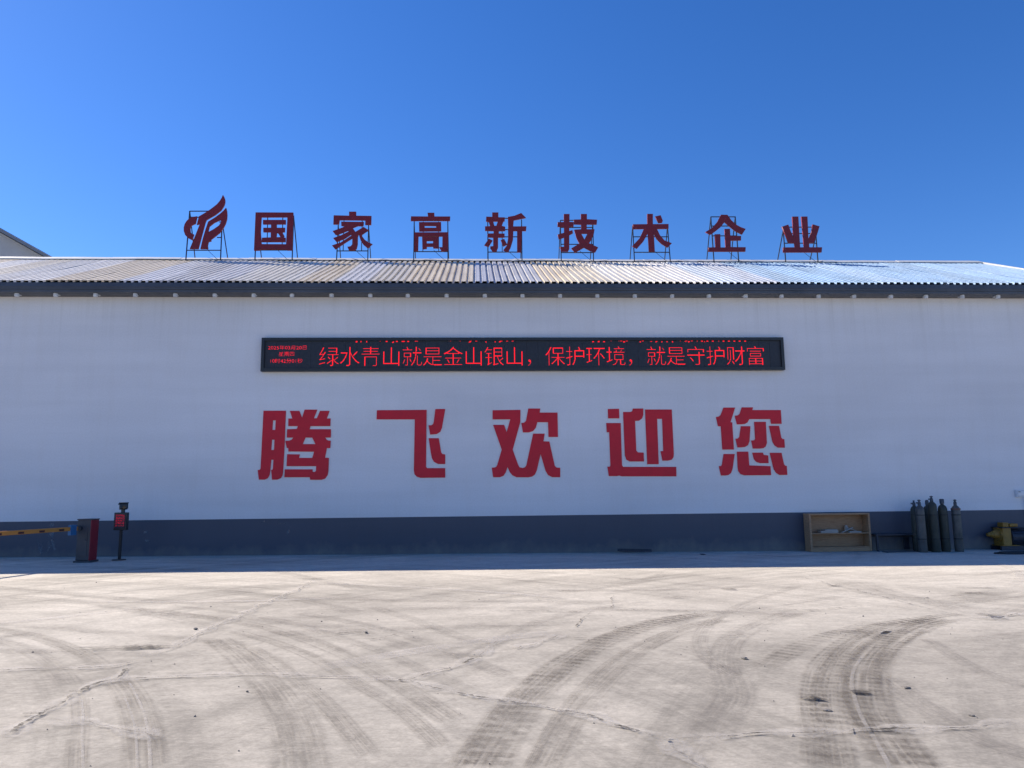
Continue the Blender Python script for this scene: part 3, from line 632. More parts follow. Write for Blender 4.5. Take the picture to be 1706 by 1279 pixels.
# ------------------------------------------------------------ roof signs
YS = YR - 0.27                                        # plane of the front frames
A7 = 7.7545
def roof_z(Y): return ZR_ + 0.03 - abs(Y - YR) * math.tan(sa)
ROOFCH = [
 ('roof_emblem', 'red flame-shaped emblem on a steel frame, left end of the roof signs', 'emblem', (290, 310, A7),
  [[[(642,125),(658,155),(668,185),(669,220),(657,262),(618,322),(540,383),(430,446),(416,475),(374,630),(324,820),(215,820),(278,670),(347,495),(306,510),(318,460),(334,402),(410,357),(470,318),(520,282),(565,245),(600,205),(628,160)]],
   [[(308,400),(288,495),(262,505),(232,520),(218,560),(222,600),(240,628),(268,632),(243,706),(190,678),(155,640),(138,590),(138,545),(150,500),(175,460),(205,432),(250,410)]],
   [[(682,290),(692,330),(696,380),(692,440),(675,495),(650,545),(600,612),(530,668),(488,700),(490,720),(455,730),(445,775),(450,820),(352,820),(382,690),(418,570),(452,470),(545,412),(605,368),(652,326)],
    [(605,447),(622,470),(590,520),(520,568),(448,607),(468,530),(530,482)]]],
  [(203,320,152,950),(622,450,600,960)], [(322,203,455),(400,203,325),(462,585,622),(662,555,612),(827,160,600)], []),
 ('roof_character', 'red boxed character with square outer border on steel legs, right of the emblem', 'sign lettering', (290, 310, A7),
  [[[(1063,350),(1548,352),(1532,838),(1470,838),(1450,825),(1118,825),(1112,840),(1042,840)], [(1138,412),(1473,410),(1455,760),(1138,758),(1127,600)]],
   [[(1158,447),(1450,447),(1450,502),(1333,502),(1333,548),(1440,548),(1438,603),(1405,605),(1432,652),(1422,673),(1448,676),(1447,730),(1140,730),(1145,676),(1258,672),(1258,603),(1162,603),(1162,548),(1262,548),(1262,502),(1158,502)], [(1336,612),(1355,622),(1383,668),(1330,670)]]],
  [(1070,380,1045,950),(1545,380,1525,965)], [(825,1045,1525)], [(1210,380,1200,790),(1405,380,1395,790)]),
 ('roof_character', 'red roof character with three slanting strokes under a lid, second after the emblem', 'sign lettering', (540, 340, A7),
  [[[(328,108),(418,108),(418,160),(615,163),(612,278),(535,276),(537,218),(205,215),(198,270),(125,270),(130,155),(328,160)]],
   [[(226,237),(517,240),(512,292),(440,292),(375,318),(410,368),(515,305),(580,345),(485,410),(530,470),(580,505),(628,525),(570,580),(510,530),(475,475),(452,400),(440,430),(438,530),(425,585),(400,605),(325,605),(305,560),(345,555),(368,530),(370,450),(290,500),(150,592),(107,543),(220,505),(360,415),(350,402),(270,455),(165,497),(122,448),(230,410),(320,365),(315,350),(230,385),(155,408),(115,358),(210,325),(292,292),(228,290)]]],
  [(183,270,160,730),(575,275,563,730)], [(603,160,563)], [(257,215,245,603),(492,215,483,603)]),
 ('roof_character', 'red symmetrical roof character of stacked boxes, third after the emblem', 'sign lettering', (540, 340, A7),
  [[[(1337,122),(1425,122),(1427,170),(1630,170),(1627,225),(1122,225),(1125,168),(1345,170)]],
   [[(1228,243),(1512,242),(1515,358),(1230,360)], [(1300,288),(1448,290),(1448,315),(1302,315)]],
   [[(1170,375),(1605,373),(1600,610),(1520,618),(1488,565),(1528,565),(1530,425),(1222,425),(1217,612),(1165,612)]],
   [[(1268,430),(1480,432),(1478,580),(1412,578),(1410,557),(1330,557),(1328,585),(1272,590)], [(1328,483),(1410,483),(1408,515),(1328,517)]]],
  [(1164,222,1157,730),(1598,222,1600,735)], [(612,1160,1600)], [(1281,225,1275,612),(1478,225,1480,612)]),
 ('roof_character', 'red two-part roof character at the middle of the ridge, fourth after the emblem', 'sign lettering', (790, 340, A7),
  [[[(232,118),(312,118),(312,180),(395,182),(393,230),(378,232),(355,290),(400,303),(400,355),(318,357),(318,390),(392,390),(392,438),(308,440),(308,570),(290,615),(240,620),(207,580),(207,555),(245,552),(245,440),(175,435),(170,390),(250,388),(250,355),(140,352),(140,297),(205,295),(190,240),(152,230),(155,172),(232,175)], [(245,232),(305,232),(285,290),(260,290)]],
   [[(190,455),(237,480),(185,562),(130,540)]], [[(342,475),(385,458),(425,530),(375,555)]],
   [[(435,175),(520,160),(605,125),(667,187),(510,218),(503,298),(673,297),(668,355),(613,355),(605,630),(553,630),(553,355),(505,355),(500,470),(470,570),(437,630),(375,605),(420,545),(437,450)]]],
  [(175,210,180,735),(612,200,618,735)], [(182,390,440),(328,395,440),(421,390,560),(618,180,612)], [(362,350,362,618)]),
 ('roof_character', 'red two-part roof character with crossing legs at right, fifth after the emblem', 'sign lettering', (790, 340, A7),
  [[[(1155,138),(1228,138),(1228,240),(1280,242),(1280,300),(1225,300),(1225,358),(1265,345),(1272,385),(1225,410),(1225,590),(1210,620),(1125,620),(1103,562),(1158,560),(1158,440),(1090,462),(1075,402),(1158,380),(1158,303),(1075,300),(1075,243),(1155,242)]],
   [[(1375,138),(1452,138),(1452,205),(1583,212),(1578,272),(1450,270),(1450,335),(1550,335),(1540,400),(1510,470),(1480,515),(1597,568),(1560,632),(1490,610),(1415,570),(1300,635),(1252,580),(1355,518),(1320,450),(1288,340),(1378,335),(1378,272),(1284,268),(1284,210),(1375,208)], [(1378,390),(1458,390),(1420,465)]]],
  [(1113,208,1125,740),(1532,208,1542,740)], [(208,1113,1532),(300,1113,1532),(518,1118,1538),(625,1125,1538)], []),
 ('roof_character', 'red tree-like roof character with a dot at upper right', 'sign lettering', (1030, 345, A7),
  [[[(368,98),(440,98),(440,230),(642,228),(642,288),(492,290),(530,370),(590,440),(685,475),(630,530),(550,480),(490,420),(452,350),(465,580),(390,580),(375,350),(320,450),(235,545),(175,512),(270,410),(325,290),(185,292),(183,232),(370,230)]],
   [[(470,130),(540,115),(568,185),(560,210),(512,215)]]],
  [(185,240,210,695),(635,240,673,690)], [(382,190,648),(582,203,662)], []),
 ('roof_character', 'red roof character with peaked top stroke, second from the right end', 'sign lettering', (1030, 345, A7),
  [[[(1318,108),(1400,110),(1450,180),(1510,235),(1570,268),(1635,292),(1590,362),(1500,315),(1420,250),(1365,202),(1310,270),(1240,325),(1180,365),(1118,330),(1200,280),(1270,200)]],
   [[(1365,292),(1432,290),(1438,380),(1575,382),(1575,438),(1442,440),(1442,525),(1635,527),(1632,582),(1157,582),(1157,530),(1248,528),(1238,360),(1308,358),(1312,530),(1378,530)]]],
  [(1195,123,1237,700),(1510,120,1557,700)], [(124,1195,1510),(243,1203,1520),(370,1213,1530)], []),
 ('roof_character', 'red fan-shaped character with two tall bars, right end of the roof signs', 'sign lettering', (1160, 345, A7),
  [[[(1110,530),(1263,528),(1255,472),(1178,470),(1140,370),(1095,262),(1175,235),(1210,330),(1245,405),(1228,132),(1305,132),(1328,528),(1380,528),(1345,132),(1422,132),(1436,430),(1475,330),(1490,232),(1578,258),(1545,370),(1505,470),(1442,472),(1447,528),(1610,528),(1605,592),(1112,592)]]],
  [(1122,290,1155,700),(1545,360,1572,700)], [(257,1110,1560),(340,1140,1550),(465,1140,1560)], []),
]
for name, label, cat, z, loops, legs, rails, verts in ROOFCH:
    q = lambda x, y: P(z[0] + x / z[2], z[1] + y / z[2], YS)
    xl, _ = q(legs[0][2], legs[0][3]); xr, _ = q(legs[1][2], legs[1][3]); cx = (xl + xr) / 2; zb = roof_z(YS)
    t = thing(name, label, cat, (cx, YS, zb), 0, 'red signs along the roof ridge')
    loc = lambda x, zz, Y=YS: (x - cx, Y - YS, zz - zb)
    bm = BM()
    pcs = [[[(X - cx, Z - zb) for X, Z in lp] for lp in pc] for pc in world(loops, *z, YS)]
    plate(bm, pcs, -0.03, 0.07); obj('emblem' if name == 'roof_emblem' else 'character', bm, M['red'], t)
    tops = []
    for (xt, yt, xb, yb) in legs:
        X, Z = q(xt, yt); Xb, _ = q(xb, yb); tops.append((X, Z, Xb))
        bm = BM(); bar(bm, loc(X, Z), loc(Xb, zb - 0.03), 0.034); obj('leg', bm, M['steel'], t)
    for (y, xa_, xb_) in rails:
        X0, Z0 = q(xa_, y); X1, Z1 = q(xb_, y); bm = BM(); bar(bm, loc(X0, Z0, YS + 0.004), loc(X1, Z1, YS + 0.004), 0.030); obj('rail', bm, M['steel'], t)
    for (xt, yt, xb, yb) in verts:
        X0, Z0 = q(xt, yt); X1, Z1 = q(xb, yb); bm = BM(); bar(bm, loc(X0, Z0, YS + 0.008), loc(X1, Z1, YS + 0.008), 0.026); obj('upright', bm, M['steel'], t)
    for X, Z, Xb in tops:
        bm = BM(); bar(bm, loc(X, Z - 0.05, YS + 0.02), loc(Xb, roof_z(YS + 1.15) - 0.02, YS + 1.15), 0.030); obj('brace', bm, M['steel'], t)
    # loose supply cable
    bm = BM(); pts = spline([loc(cx + 0.1, zb + 0.45, YS + 0.03), loc(cx + 0.35, zb + 0.2, YS - 0.02), loc(cx + 0.6, zb + 0.03, YS - 0.06), loc(cx + 1.3, zb + 0.02, YS - 0.1)], 6)
    curve_tube(bm, pts, 0.008, 5); obj('cable', bm, M['rubber'], t)
# thin cable dropping along the ridge
bm = BM(); pts = []
Xa = P(310, 430, YS)[0]; Xb_ = P(1370, 430, YS)[0]; n = 120
for i in range(n + 1):
    x = Xa + (Xb_ - Xa) * i / n; Y = YR - 0.36 + 0.06 * math.sin(i * 0.9) + random.uniform(-.02, .02); pts.append((x, Y, roof_z(Y) + 0.045 + abs(random.gauss(0, .02))))
curve_tube(bm, pts, 0.012, 5); tag(obj('ridge_cable', bm, M['rubber']), 'thin black supply cable lying along the ridge below the red signs', 'cable')

# ------------------------------------------------------------ LED display on the wall
X0, Z1 = P(436, 562, -0.16); X1, _ = P(1305, 562, -0.16); _, Z0 = P(853, 617, -0.16)
Z1 = P(853, 562, -0.16)[1]
dw, dh = X1 - X0, Z1 - Z0; dcx = (X0 + X1) / 2
disp = thing('led_display', 'long black scrolling display with red dot-matrix text on the white wall', 'LED display', (dcx, -0.012, Z0))
fr = 0.085
bm = BM()
for c, s in (((0, -0.075, dh - fr / 2), (dw, 0.15, fr)), ((0, -0.075, fr / 2), (dw, 0.15, fr)), ((-dw / 2 + fr / 2, -0.075, dh / 2), (fr, 0.15, dh - 2 * fr)), ((dw / 2 - fr / 2, -0.075, dh / 2), (fr, 0.15, dh - 2 * fr))):
    box(bm, c, s)
obj('frame', bm, M['housing'], disp)
nmod = 46
for k in range(nmod):                                 # display modules side by side
    wm = (dw - 2 * fr) / nmod; bm = BM(); box(bm, (-dw / 2 + fr + wm * (k + 0.5), -0.055, dh / 2), (wm - 0.004, 0.09, dh - 2 * fr - 0.004)); obj('led_module', bm, M['screen'], disp)

from mathutils.bvhtree import BVHTree
def glyph_dots(s, ncell, thin):
    cu = bpy.data.curves.new('glyph', 'FONT'); cu.body = s; cu.size = 1; cu.offset = thin; cu.resolution_u = 3
    o = bpy.data.objects.new('glyph', cu); C.objects.link(o); bpy.context.view_layer.update()
    me = bpy.data.meshes.new_from_object(o.evaluated_get(bpy.context.evaluated_depsgraph_get()))
    wdt = max((v.co.x for v in me.vertices), default=1.0)
    me.calc_loop_triangles()
    tris = [[me.vertices[i].co.copy() for i in t.vertices] for t in me.loop_triangles]
    bpy.data.objects.remove(o); bpy.data.curves.remove(cu); bpy.data.meshes.remove(me)
    dots = set()
    for a, b, c in tris:
        for i in range(int(min(a.x, b.x, c.x) * ncell) - 1, int(max(a.x, b.x, c.x) * ncell) + 2):
            for j in range(int(min(a.y, b.y, c.y) * ncell) - 1, int(max(a.y, b.y, c.y) * ncell) + 2):
                if (i, j) in dots: continue
                px, py = (i + 0.5) / ncell, (j + 0.5) / ncell
                d1 = (px - b.x) * (a.y - b.y) - (a.x - b.x) * (py - b.y)
                d2 = (px - c.x) * (b.y - c.y) - (b.x - c.x) * (py - c.y)
                d3 = (px - a.x) * (c.y - a.y) - (c.x - a.x) * (py - a.y)
                if not ((d1 < 0 or d2 < 0 or d3 < 0) and (d1 > 0 or d2 > 0 or d3 > 0)): dots.add((i, j))
    return dots, wdt
def dots_obj(name, dots, ox, oz, p, m, parent, Y, keep=None):
    bm = BM(); h = p * 0.47
    for i, j in dots:
        x, z = ox + (i + 0.5) * p, oz + (j + 0.5) * p
        if keep and not keep(x, z): continue
        bm.faces.new([bm.verts.new((x + a, Y, z + b)) for a, b in ((-h, -h), (h, -h), (h, h), (-h, h))])
    if not bm.faces: bm.free(); return
    o = obj(name, bm, m, parent); o['kind'] = 'stuff'; return o
YF = -0.101
px2x = lambda px, py=590: P(px, py, -0.113)[0] - dcx
px2z = lambda py: P(853, py, -0.113)[1] - Z0
text = '绿水青山就是金山银山，保护环境，就是守护财富'
xa_, xb_ = px2x(530), px2x(1273); adv = (xb_ - xa_) / (len(text) - 0.04)
zt, zb_ = px2z(577.5), px2z(609)
em = (zt - zb_) / 0.90; NC = 46
for k, ch in enumerate(text):
    d, _ = glyph_dots(ch, NC, -0.0195)
    dots_obj('led_character', d, xa_ + k * adv, zb_ + 0.075 * em, em / NC, M['led'], disp, YF)
# slivers of the previous line scrolling out at the top edge
for ch, px in (('为', 1), ('推', 28), ('动', 48), ('绿', 65), ('色', 84), ('发', 96), ('展', 112), ('共', 178), ('建', 198), ('美', 212), ('丽', 232), ('家', 250), ('园', 262),
               ('坚', 415), ('持', 438), ('是', 450), ('人', 470), ('与', 486), ('自', 506), ('然', 524), ('和', 545), ('谐', 562), ('共', 578), ('生', 594), ('天', 612), ('蓝', 630), ('地', 648)):
    d, _ = glyph_dots(ch, NC, -0.014); p = em / NC
    lo = min(j for i, j in d); rows = 2 + (px % 3)
    d = {(i, j - lo) for i, j in d if j - lo < rows and (i // 4 + px) % 3 == 0 and j - lo < 3}
    ztop = dh - fr - 0.006
    if not d: continue
    dots_obj('led_fragment', d, px2x(566 + px), ztop - rows * p, p, M['led'], disp, YF)
for s, y0, y1, pxa, pxb in (('2025年03月20日', 574.5, 581.5, 446, 510), ('星期四', 584.5, 592, 464, 490), ('10时42分01秒', 596, 603.5, 449, 504)):
    d, wdt = glyph_dots(s, 26, -0.014)
    p = (px2z(y0) - px2z(y1)) / 23.5
    ii = [i for i, j in d]; sx = (px2x(pxb) - px2x(pxa)) / ((max(ii) + 1) * p)
    o = dots_obj('led_date_line', d, 0, 0, p, M['leddim'], disp, YF)
    o.scale = (sx, 1, 1); o.location = (px2x(pxa), 0, px2z(y1) + p)

# ------------------------------------------------------------ barrier gate at the left
bx, by = G(148, 936)
br = thing('barrier_gate', 'dark and red boom barrier cabinet with orange striped arm at far left', 'barrier gate', (bx, by, gz(bx)), R(0))
H_ = 1.10
bm = BM(); box(bm, (-0.075, 0, 0.02), (0.42, 0.42, 0.05), bev=0.008); obj('base_plate', bm, M['cabinet'], br)
bm = BM(); box(bm, (-0.085, 0, 0.045 + 0.5), (0.32, 0.36, 0.99), bev=0.012); obj('cabinet', bm, M['cabinet'], br)
bm = BM(); box(bm, (0.085, 0, 0.045 + 0.495), (0.018, 0.37, 0.985), bev=0.004); obj('side_panel', bm, M['cabred'], br)
bm = BM(); box(bm, (-0.075, 0, 1.05), (0.37, 0.39, 0.03), bev=0.010); obj('top_cover', bm, M['cabinet'], br)
bm = BM(); box(bm, (-0.10, -0.184, 0.50), (0.23, 0.012, 0.70), bev=0.004); obj('door', bm, M['cabinet'], br)
bm = BM(); box(bm, (-0.02, -0.196, 0.55), (0.02, 0.02, 0.06), bev=0.004); obj('lock', bm, M['valve'], br)
# arm: heads left and towards the camera
p0 = Vector((-0.20, -0.23, 0.835)); 
ex, ey = -2.9, -3.0
dirv = Vector((ex, ey, 0.03)).normalized()
# find the heading whose image passes (0, 890)
best = None
for a in range(150, 260):
    d = Vector((math.cos(R(a)), math.sin(R(a)), 0))
    wpt = Vector((bx, by, gz(bx))) + p0
    for s in [i * 0.04 for i in range(12, 200)]:
        q = ROT.transposed() @ (wpt + d * s - CAM); X = CX - F * q.x / q.z; Yp = CY + F * q.y / q.z
        if abs(X) < 6:
            e = abs(Yp - 889.5)
            if best is None or e < best[0]: best = (e, a, s)
print('ARM', best)
ad = Vector((math.cos(R(best[1])), math.sin(R(best[1])), 0))
ang = math.atan2(ad.y, ad.x); La = 4.0
segs = []; s = 0.05; k = 0
def armbox(s0, s1, hh, dd, m, nm, par, dz=0):
    c = p0 + ad * ((s0 + s1) / 2) + Vector((0, 0, dz)); bm = BM(); box(bm, c, (s1 - s0, dd, hh), rz=ang, bev=0.004); return obj(nm, bm, m, par)
arm = armbox(-0.05, La, 0.095, 0.045, M['orange'], 'boom_arm', br)
s = 0.50
while s < La - 0.2:
    armbox(s, s + 0.17, 0.050, 0.050, M['stripe'], 'stripe', arm, -0.012); s += 0.62
armbox(0.10, 0.30, 0.25, 0.075, M['blue'], 'blue_sleeve', arm, -0.03)
bm = BM(); tube(bm, (-0.17, -0.10, 0.835), (-0.17, -0.27, 0.835), 0.055, 14); obj('arm_hub', bm, M['valve'], br)

# ------------------------------------------------------------ plate reader post
px_, py_ = G(198, 933)
pr_ = thing('display_post', 'black post with small red text screen and camera beside the barrier cabinet', 'barrier camera post', (px_, py_, gz(px_)), R(-6))
bm = BM(); lathe(bm, [(0.17, 0), (0.17, 0.015), (0.16, 0.022)], 20); obj('base_plate', bm, M['housing'], pr_, True)
bm = BM(); box(bm, (0.01, 0, 0.39), (0.058, 0.058, 0.74), bev=0.006); obj('pole', bm, M['housing'], pr_)
bm = BM(); box(bm, (0.0, 0, 0.98), (0.33, 0.13, 0.45), bev=0.014); hs = obj('housing', bm, M['housing'], pr_)
bm = BM(); box(bm, (0.0, -0.068, 0.985), (0.27, 0.012, 0.37)); obj('screen', bm, M['screen'], pr_)
rnd = random.Random(3)
for r_ in range(5):
    dots = set(); c0 = rnd.randint(0, 2)
    for gph in range(4):
        for i in range(6):
            for j in range(5):
                if rnd.random() < (0.42 if r_ < 4 else 0.2): dots.add((c0 + gph * 7 + i, j))
    dots_obj('text_row', dots, -0.120, 1.105 - r_ * 0.064, 0.0088, M['ledpost'], pr_, -0.0755)
bm = BM(); box(bm, (0.03, 0.0, 1.25), (0.07, 0.07, 0.12), bev=0.005); obj('camera_bracket', bm, M['housing'], pr_)
bm = BM(); box(bm, (0.055, -0.03, 1.355), (0.19, 0.26, 0.13), rz=R(35), rx=R(-8), bev=0.012); obj('camera_body', bm, M['housing'], pr_)
bm = BM(); box(bm, (0.05, -0.04, 1.432), (0.22, 0.36, 0.012), rz=R(35), rx=R(-8)); obj('camera_hood', bm, M['gutter'], pr_)
cd = Vector((math.sin(R(35)), -math.cos(R(35)), -0.12)).normalized(); c0 = Vector((0.055, -0.03, 1.355))
bm = BM(); tube(bm, c0 + cd * 0.12, c0 + cd * 0.15, 0.038, 14); obj('lens', bm, M['glass'], pr_)

# ------------------------------------------------------------ wooden open cabinet with papers
cx0, cy0 = G(1391, 917); cy0 = -0.42
cab = thing('wooden_bookcase', 'low open wooden bookcase with one shelf against the slate wall base', 'bookcase', (cx0, cy0, gz(cx0)), R(1.5))
cw, chh, cdp, tk = 1.76, 1.05, 0.36, 0.055
for s in (-1, 1): bm = BM(); box(bm, (s * (cw / 2 - tk / 2), cdp / 2, chh / 2), (tk, cdp, chh), bev=0.004); obj('side_board', bm, M['wood'], cab)
bm = BM(); box(bm, (0, cdp / 2, chh - 0.02), (cw - 2 * tk - .004, cdp, 0.04), bev=0.004); obj('top_board', bm, M['wood'], cab)
bm = BM(); box(bm, (0, cdp / 2, 0.50), (cw - 2 * tk - .004, cdp - 0.03, 0.026)); obj('shelf', bm, M['wood'], cab)
bm = BM(); box(bm, (0, cdp / 2 + .02, 0.12), (cw - 2 * tk - .004, cdp - 0.05, 0.026)); obj('bottom_board', bm, M['wood'], cab)
bm = BM(); box(bm, (0, 0.03, 0.055), (cw - 2 * tk - .004, 0.03, 0.10)); obj('plinth', bm, M['wood'], cab)
bm = BM(); box(bm, (0, cdp - 0.012, chh / 2), (cw - 2 * tk - .004, 0.016, chh - 0.08)); obj('back_board', bm, M['wood'], cab)
def onshelf(name, label, cat, x, y, z, s, ry=0.0, rz=0.0, m='paper'):
    bm = BM(); box(bm, (0, 0, s[2] / 2), s, rz=rz, ry=ry, bev=0.003)
    o = obj(name, bm, M[m]); o.location = (cx0 + x, cy0 + y, gz(cx0) + z); tag(o, label, cat)
ZS = 0.514
onshelf('paper_stack', 'long pale stack of papers lying on the left of the bookcase shelf', 'papers', -0.28, 0.18, ZS, (0.50, 0.22, 0.055))
onshelf('paper_bundle', 'thinner pale bundle lying on top of the long paper stack', 'papers', -0.22, 0.18, ZS + 0.057, (0.36, 0.20, 0.035))
onshelf('pale_board', 'pale narrow board leaning up to the right on the bookcase shelf', 'board', 0.26, 0.15, ZS + 0.055, (0.36, 0.06, 0.022), ry=R(-22))
onshelf('white_board_strip', 'pale narrow board sloping down to the right behind the other', 'board', 0.48, 0.24, ZS + 0.055, (0.34, 0.05, 0.022), ry=R(20))
onshelf('folder', 'flat pale folder on the right of the bookcase shelf', 'folder', 0.45, 0.14, ZS, (0.34, 0.18, 0.035))
bm = BM(); lathe(bm, [(0.018, 0), (0.05, 0.03), (0.055, 0.06), (0.03, 0.09)], 10); o = obj('paper_ball', bm, M['paper'], smooth=True); o.location = (cx0 + 0.30, cy0 + 0.27, gz(cx0) + ZS + 0.11)
bm = BM(); o.location.z = gz(cx0) + ZS; o.scale = (1, 1, 2.2); tag(o, 'small white crumpled cup standing behind the leaning boards', 'cup'); bm.free()

# ------------------------------------------------------------ low dark bench
tx, ty = G(1482, 916)
tb = thing('steel_bench', 'low dark steel bench between the wooden bookcase and gas cylinders', 'bench', (tx, -0.30, gz(tx)))
bm = BM(); box(bm, (0, 0, 0.455), (1.34, 0.42, 0.035), bev=0.004); obj('bench_top', bm, M['steel'], tb)
for sx in (-0.62, 0.62):
    for sy in (-0.17, 0.17): bm = BM(); box(bm, (sx, sy, 0.218), (0.05, 0.05, 0.436)); obj('leg', bm, M['steel'], tb)
bm = BM(); box(bm, (0, 0.17, 0.40), (1.18, 0.03, 0.05)); obj('rail', bm, M['steel'], tb)
bm = BM(); box(bm, (0.36, 0.10, 0.20), (0.16, 0.03, 0.34)); obj('backing_plate', bm, M['steel'], tb)
bm = BM(); box(bm, (0, 0, 0.012), (0.95, 0.25, 0.02), rz=R(8)); o = obj('flat_plank', bm, M['gutter']); ax, ay = G(1488, 918); o.location = (ax, -0.75, gz(ax)); tag(o, 'flat grey plank lying on the ground before the low bench', 'plank')

# ------------------------------------------------------------ gas cylinders
CY_ = [ (1526, -0.45, 1.40, 0.105, 'cyl', 'valve', 'dark gas cylinder at the left end of the group, beside the bench'),
        (1535, -0.85, 1.42, 0.115, 'cyl2', 'wheel', 'grey gas cylinder standing in front of the left end one'),
        (1548, -0.40, 1.41, 0.110, 'cyl', 'cap', 'dark gas cylinder at the back, half hidden by the tallest one'),
        (1556, -0.80, 1.52, 0.118, 'cyl', 'wheel', 'tallest gas cylinder with pointed valve in the middle of the group'),
        (1573, -0.72, 1.44, 0.118, 'cyl', 'guard', 'green-grey gas cylinder with open valve guard, second from the right'),
        (1595, -0.78, 1.42, 0.112, 'cyl2', 'collar', 'gas cylinder with brown collar standing apart at the right') ]
for px, Y, hh, rr, m, top, label in CY_:
    X = P(px, 880, Y)[0]
    t = thing('gas_cylinder', label, 'gas cylinder', (X, Y, gz(X)), random.uniform(0, 6), 'gas cylinders by the wall')
    hb = hh - 0.17
    bm = BM(); lathe(bm, [(rr * .92, 0), (rr, 0.02), (rr, hb - 0.13), (rr * .97, hb - 0.09), (rr * .86, hb - 0.05), (rr * .66, hb - 0.015), (rr * .42, hb + 0.005), (rr * .34, hb + 0.03)], 24)
    obj('body', bm, M[m], t, True)
    bm = BM(); lathe(bm, [(rr * .36, hb + 0.02), (rr * .38, hb + 0.05), (rr * .30, hb + 0.055)], 16); obj('neck_ring', bm, M['valve'], t, True)
    for zz in (0.34, 0.99):
        bm = BM(); lathe(bm, [(rr + .001, zz), (rr + .008, zz + .006), (rr + .008, zz + .022), (rr + .001, zz + .028)], 24); obj('rubber_ring', bm, M['rubber'], t, True)
    if top in ('valve', 'wheel', 'collar'):
        bm = BM(); lathe(bm, [(0.044, hb + 0.05), (0.040, hb + 0.10), (0.026, hb + 0.12), (0.020, hb + 0.145)], 12); tube(bm, (0, 0, hb + .085), (0.085, 0, hb + .085), 0.020, 10); obj('valve', bm, M['valve'], t)
        bm = BM(); lathe(bm, [(0.044, hb + 0.140), (0.046, hb + 0.158), (0.016, hb + 0.175)] if top != 'valve' else [(0.026, hb + 0.145), (0.028, hb + 0.160), (0.02, hb + 0.17)], 10); obj('handwheel', bm, M['valve'], t)
    if top == 'collar':
        bm = BM(); lathe(bm, [(rr * .98, hb - 0.115), (rr + .012, hb - 0.11), (rr + .010, hb - 0.07), (rr * .90, hb - 0.06)], 20); obj('collar', bm, M['brown'], t, True)
    if top in ('cap', 'guard'):
        bm = BM(); lathe(bm, [(0.046, hb + 0.04), (0.048, hb + 0.11), (0.044, hb + 0.15), (0.024, hb + 0.17)] if top == 'cap' else [(0.058, hb + 0.04), (0.060, hb + 0.155), (0.05, hb + 0.17), (0.03, hb + 0.165)], 14); obj('valve_cap', bm, M['valve'], t, True)

# ------------------------------------------------------------ yellow machine at the right edge
mx, my = G(1695, 917)
mc = thing('yellow_machine', 'yellow gearbox and dark motor unit on a skid at right edge', 'machine', (mx, my + 0.3, gz(mx)))
bm = BM()
def xl(bm, prof, c, n=18):                            # lathe along X
    b2 = BM(); lathe(b2, prof, n); bmesh.ops.transform(b2, matrix=Matrix.Translation(c) @ Matrix.Rotation(R(-90), 4, 'Y'), verts=b2.verts)
    me = bpy.data.meshes.new('tmp'); b2.to_mesh(me); b2.free(); bm.from_mesh(me); bpy.data.meshes.remove(me); return bm
xl(bm, [(0.20, 0.0), (0.20, 0.03), (0.13, 0.05), (0.10, 0.16), (0.075, 0.18), (0.075, 0.24), (0.055, 0.25), (0.05, 0.32)], (-0.30, 0, 0.43)); obj('shaft_housing', bm, M['yellow'], mc, True)
bm = BM(); box(bm, (-0.18, 0, 0.37), (0.25, 0.42, 0.50), bev=0.03); gb = obj('gearbox', bm, M['yellow'], mc)
for k in range(8):
    a = k * math.pi / 4; bm = BM(); tube(bm, (-0.315, 0.17 * math.cos(a), 0.43 + 0.17 * math.sin(a)), (-0.345, 0.17 * math.cos(a), 0.43 + 0.17 * math.sin(a)), 0.014, 6); obj('bolt', bm, M['valve'], gb)
bm = BM(); box(bm, (-0.13, 0, 0.70), (0.17, 0.24, 0.13), bev=0.02); obj('filler_block', bm, M['yellow'], mc)
bm = BM(); box(bm, (0.10, 0, 0.69), (0.24, 0.26, 0.09), bev=0.02); obj('terminal_box', bm, M['yellow'], mc)
bm = BM(); box(bm, (-0.02, 0, 0.628), (0.62, 0.46, 0.018), bev=0.004); obj('top_plate', bm, M['steel'], mc)
bm = BM(); xl(bm, [(0.20, -0.9), (0.23, -0.88), (0.23, -0.02), (0.19, 0.0)], (-0.04, 0, 0.36), 20); mo = obj('motor', bm, M['steel'], mc, True)
for k in range(14): 
    a = k * 2 * math.pi / 14; bm = BM(); box(bm, (0.42, 0.24 * math.cos(a), 0.36 + 0.24 * math.sin(a)), (0.80, 0.012, 0.03), rx=a + R(90)); obj('cooling_fin', bm, M['steel'], mo)
for sy in (-0.2, 0.2): bm = BM(); box(bm, (0.28, sy, 0.06), (1.35, 0.08, 0.11)); obj('skid_beam', bm, M['steel'], mc)
bm = BM(); box(bm, (-0.1, 0, 0.13), (0.5, 0.46, 0.02)); obj('mounting_plate', bm, M['yellow'], mc)
bm = BM(); hx, hy = G(1690, 922); pts = []
for i in range(90):
    a = i * 0.21; r_ = 0.50 + 0.10 * math.sin(i * 0.13) + random.uniform(-.01, .01); pts.append((hx + 0.15 + r_ * 1.25 * math.cos(a), hy - 0.1 + r_ * 0.45 * math.sin(a), gz(hx) + 0.022 + 0.012 * (i // 30)))
curve_tube(bm, pts, 0.018, 6); tag(obj('coiled_hose', bm, M['rubber'], smooth=True), 'black hose coiled on the ground before the yellow machine', 'hose')

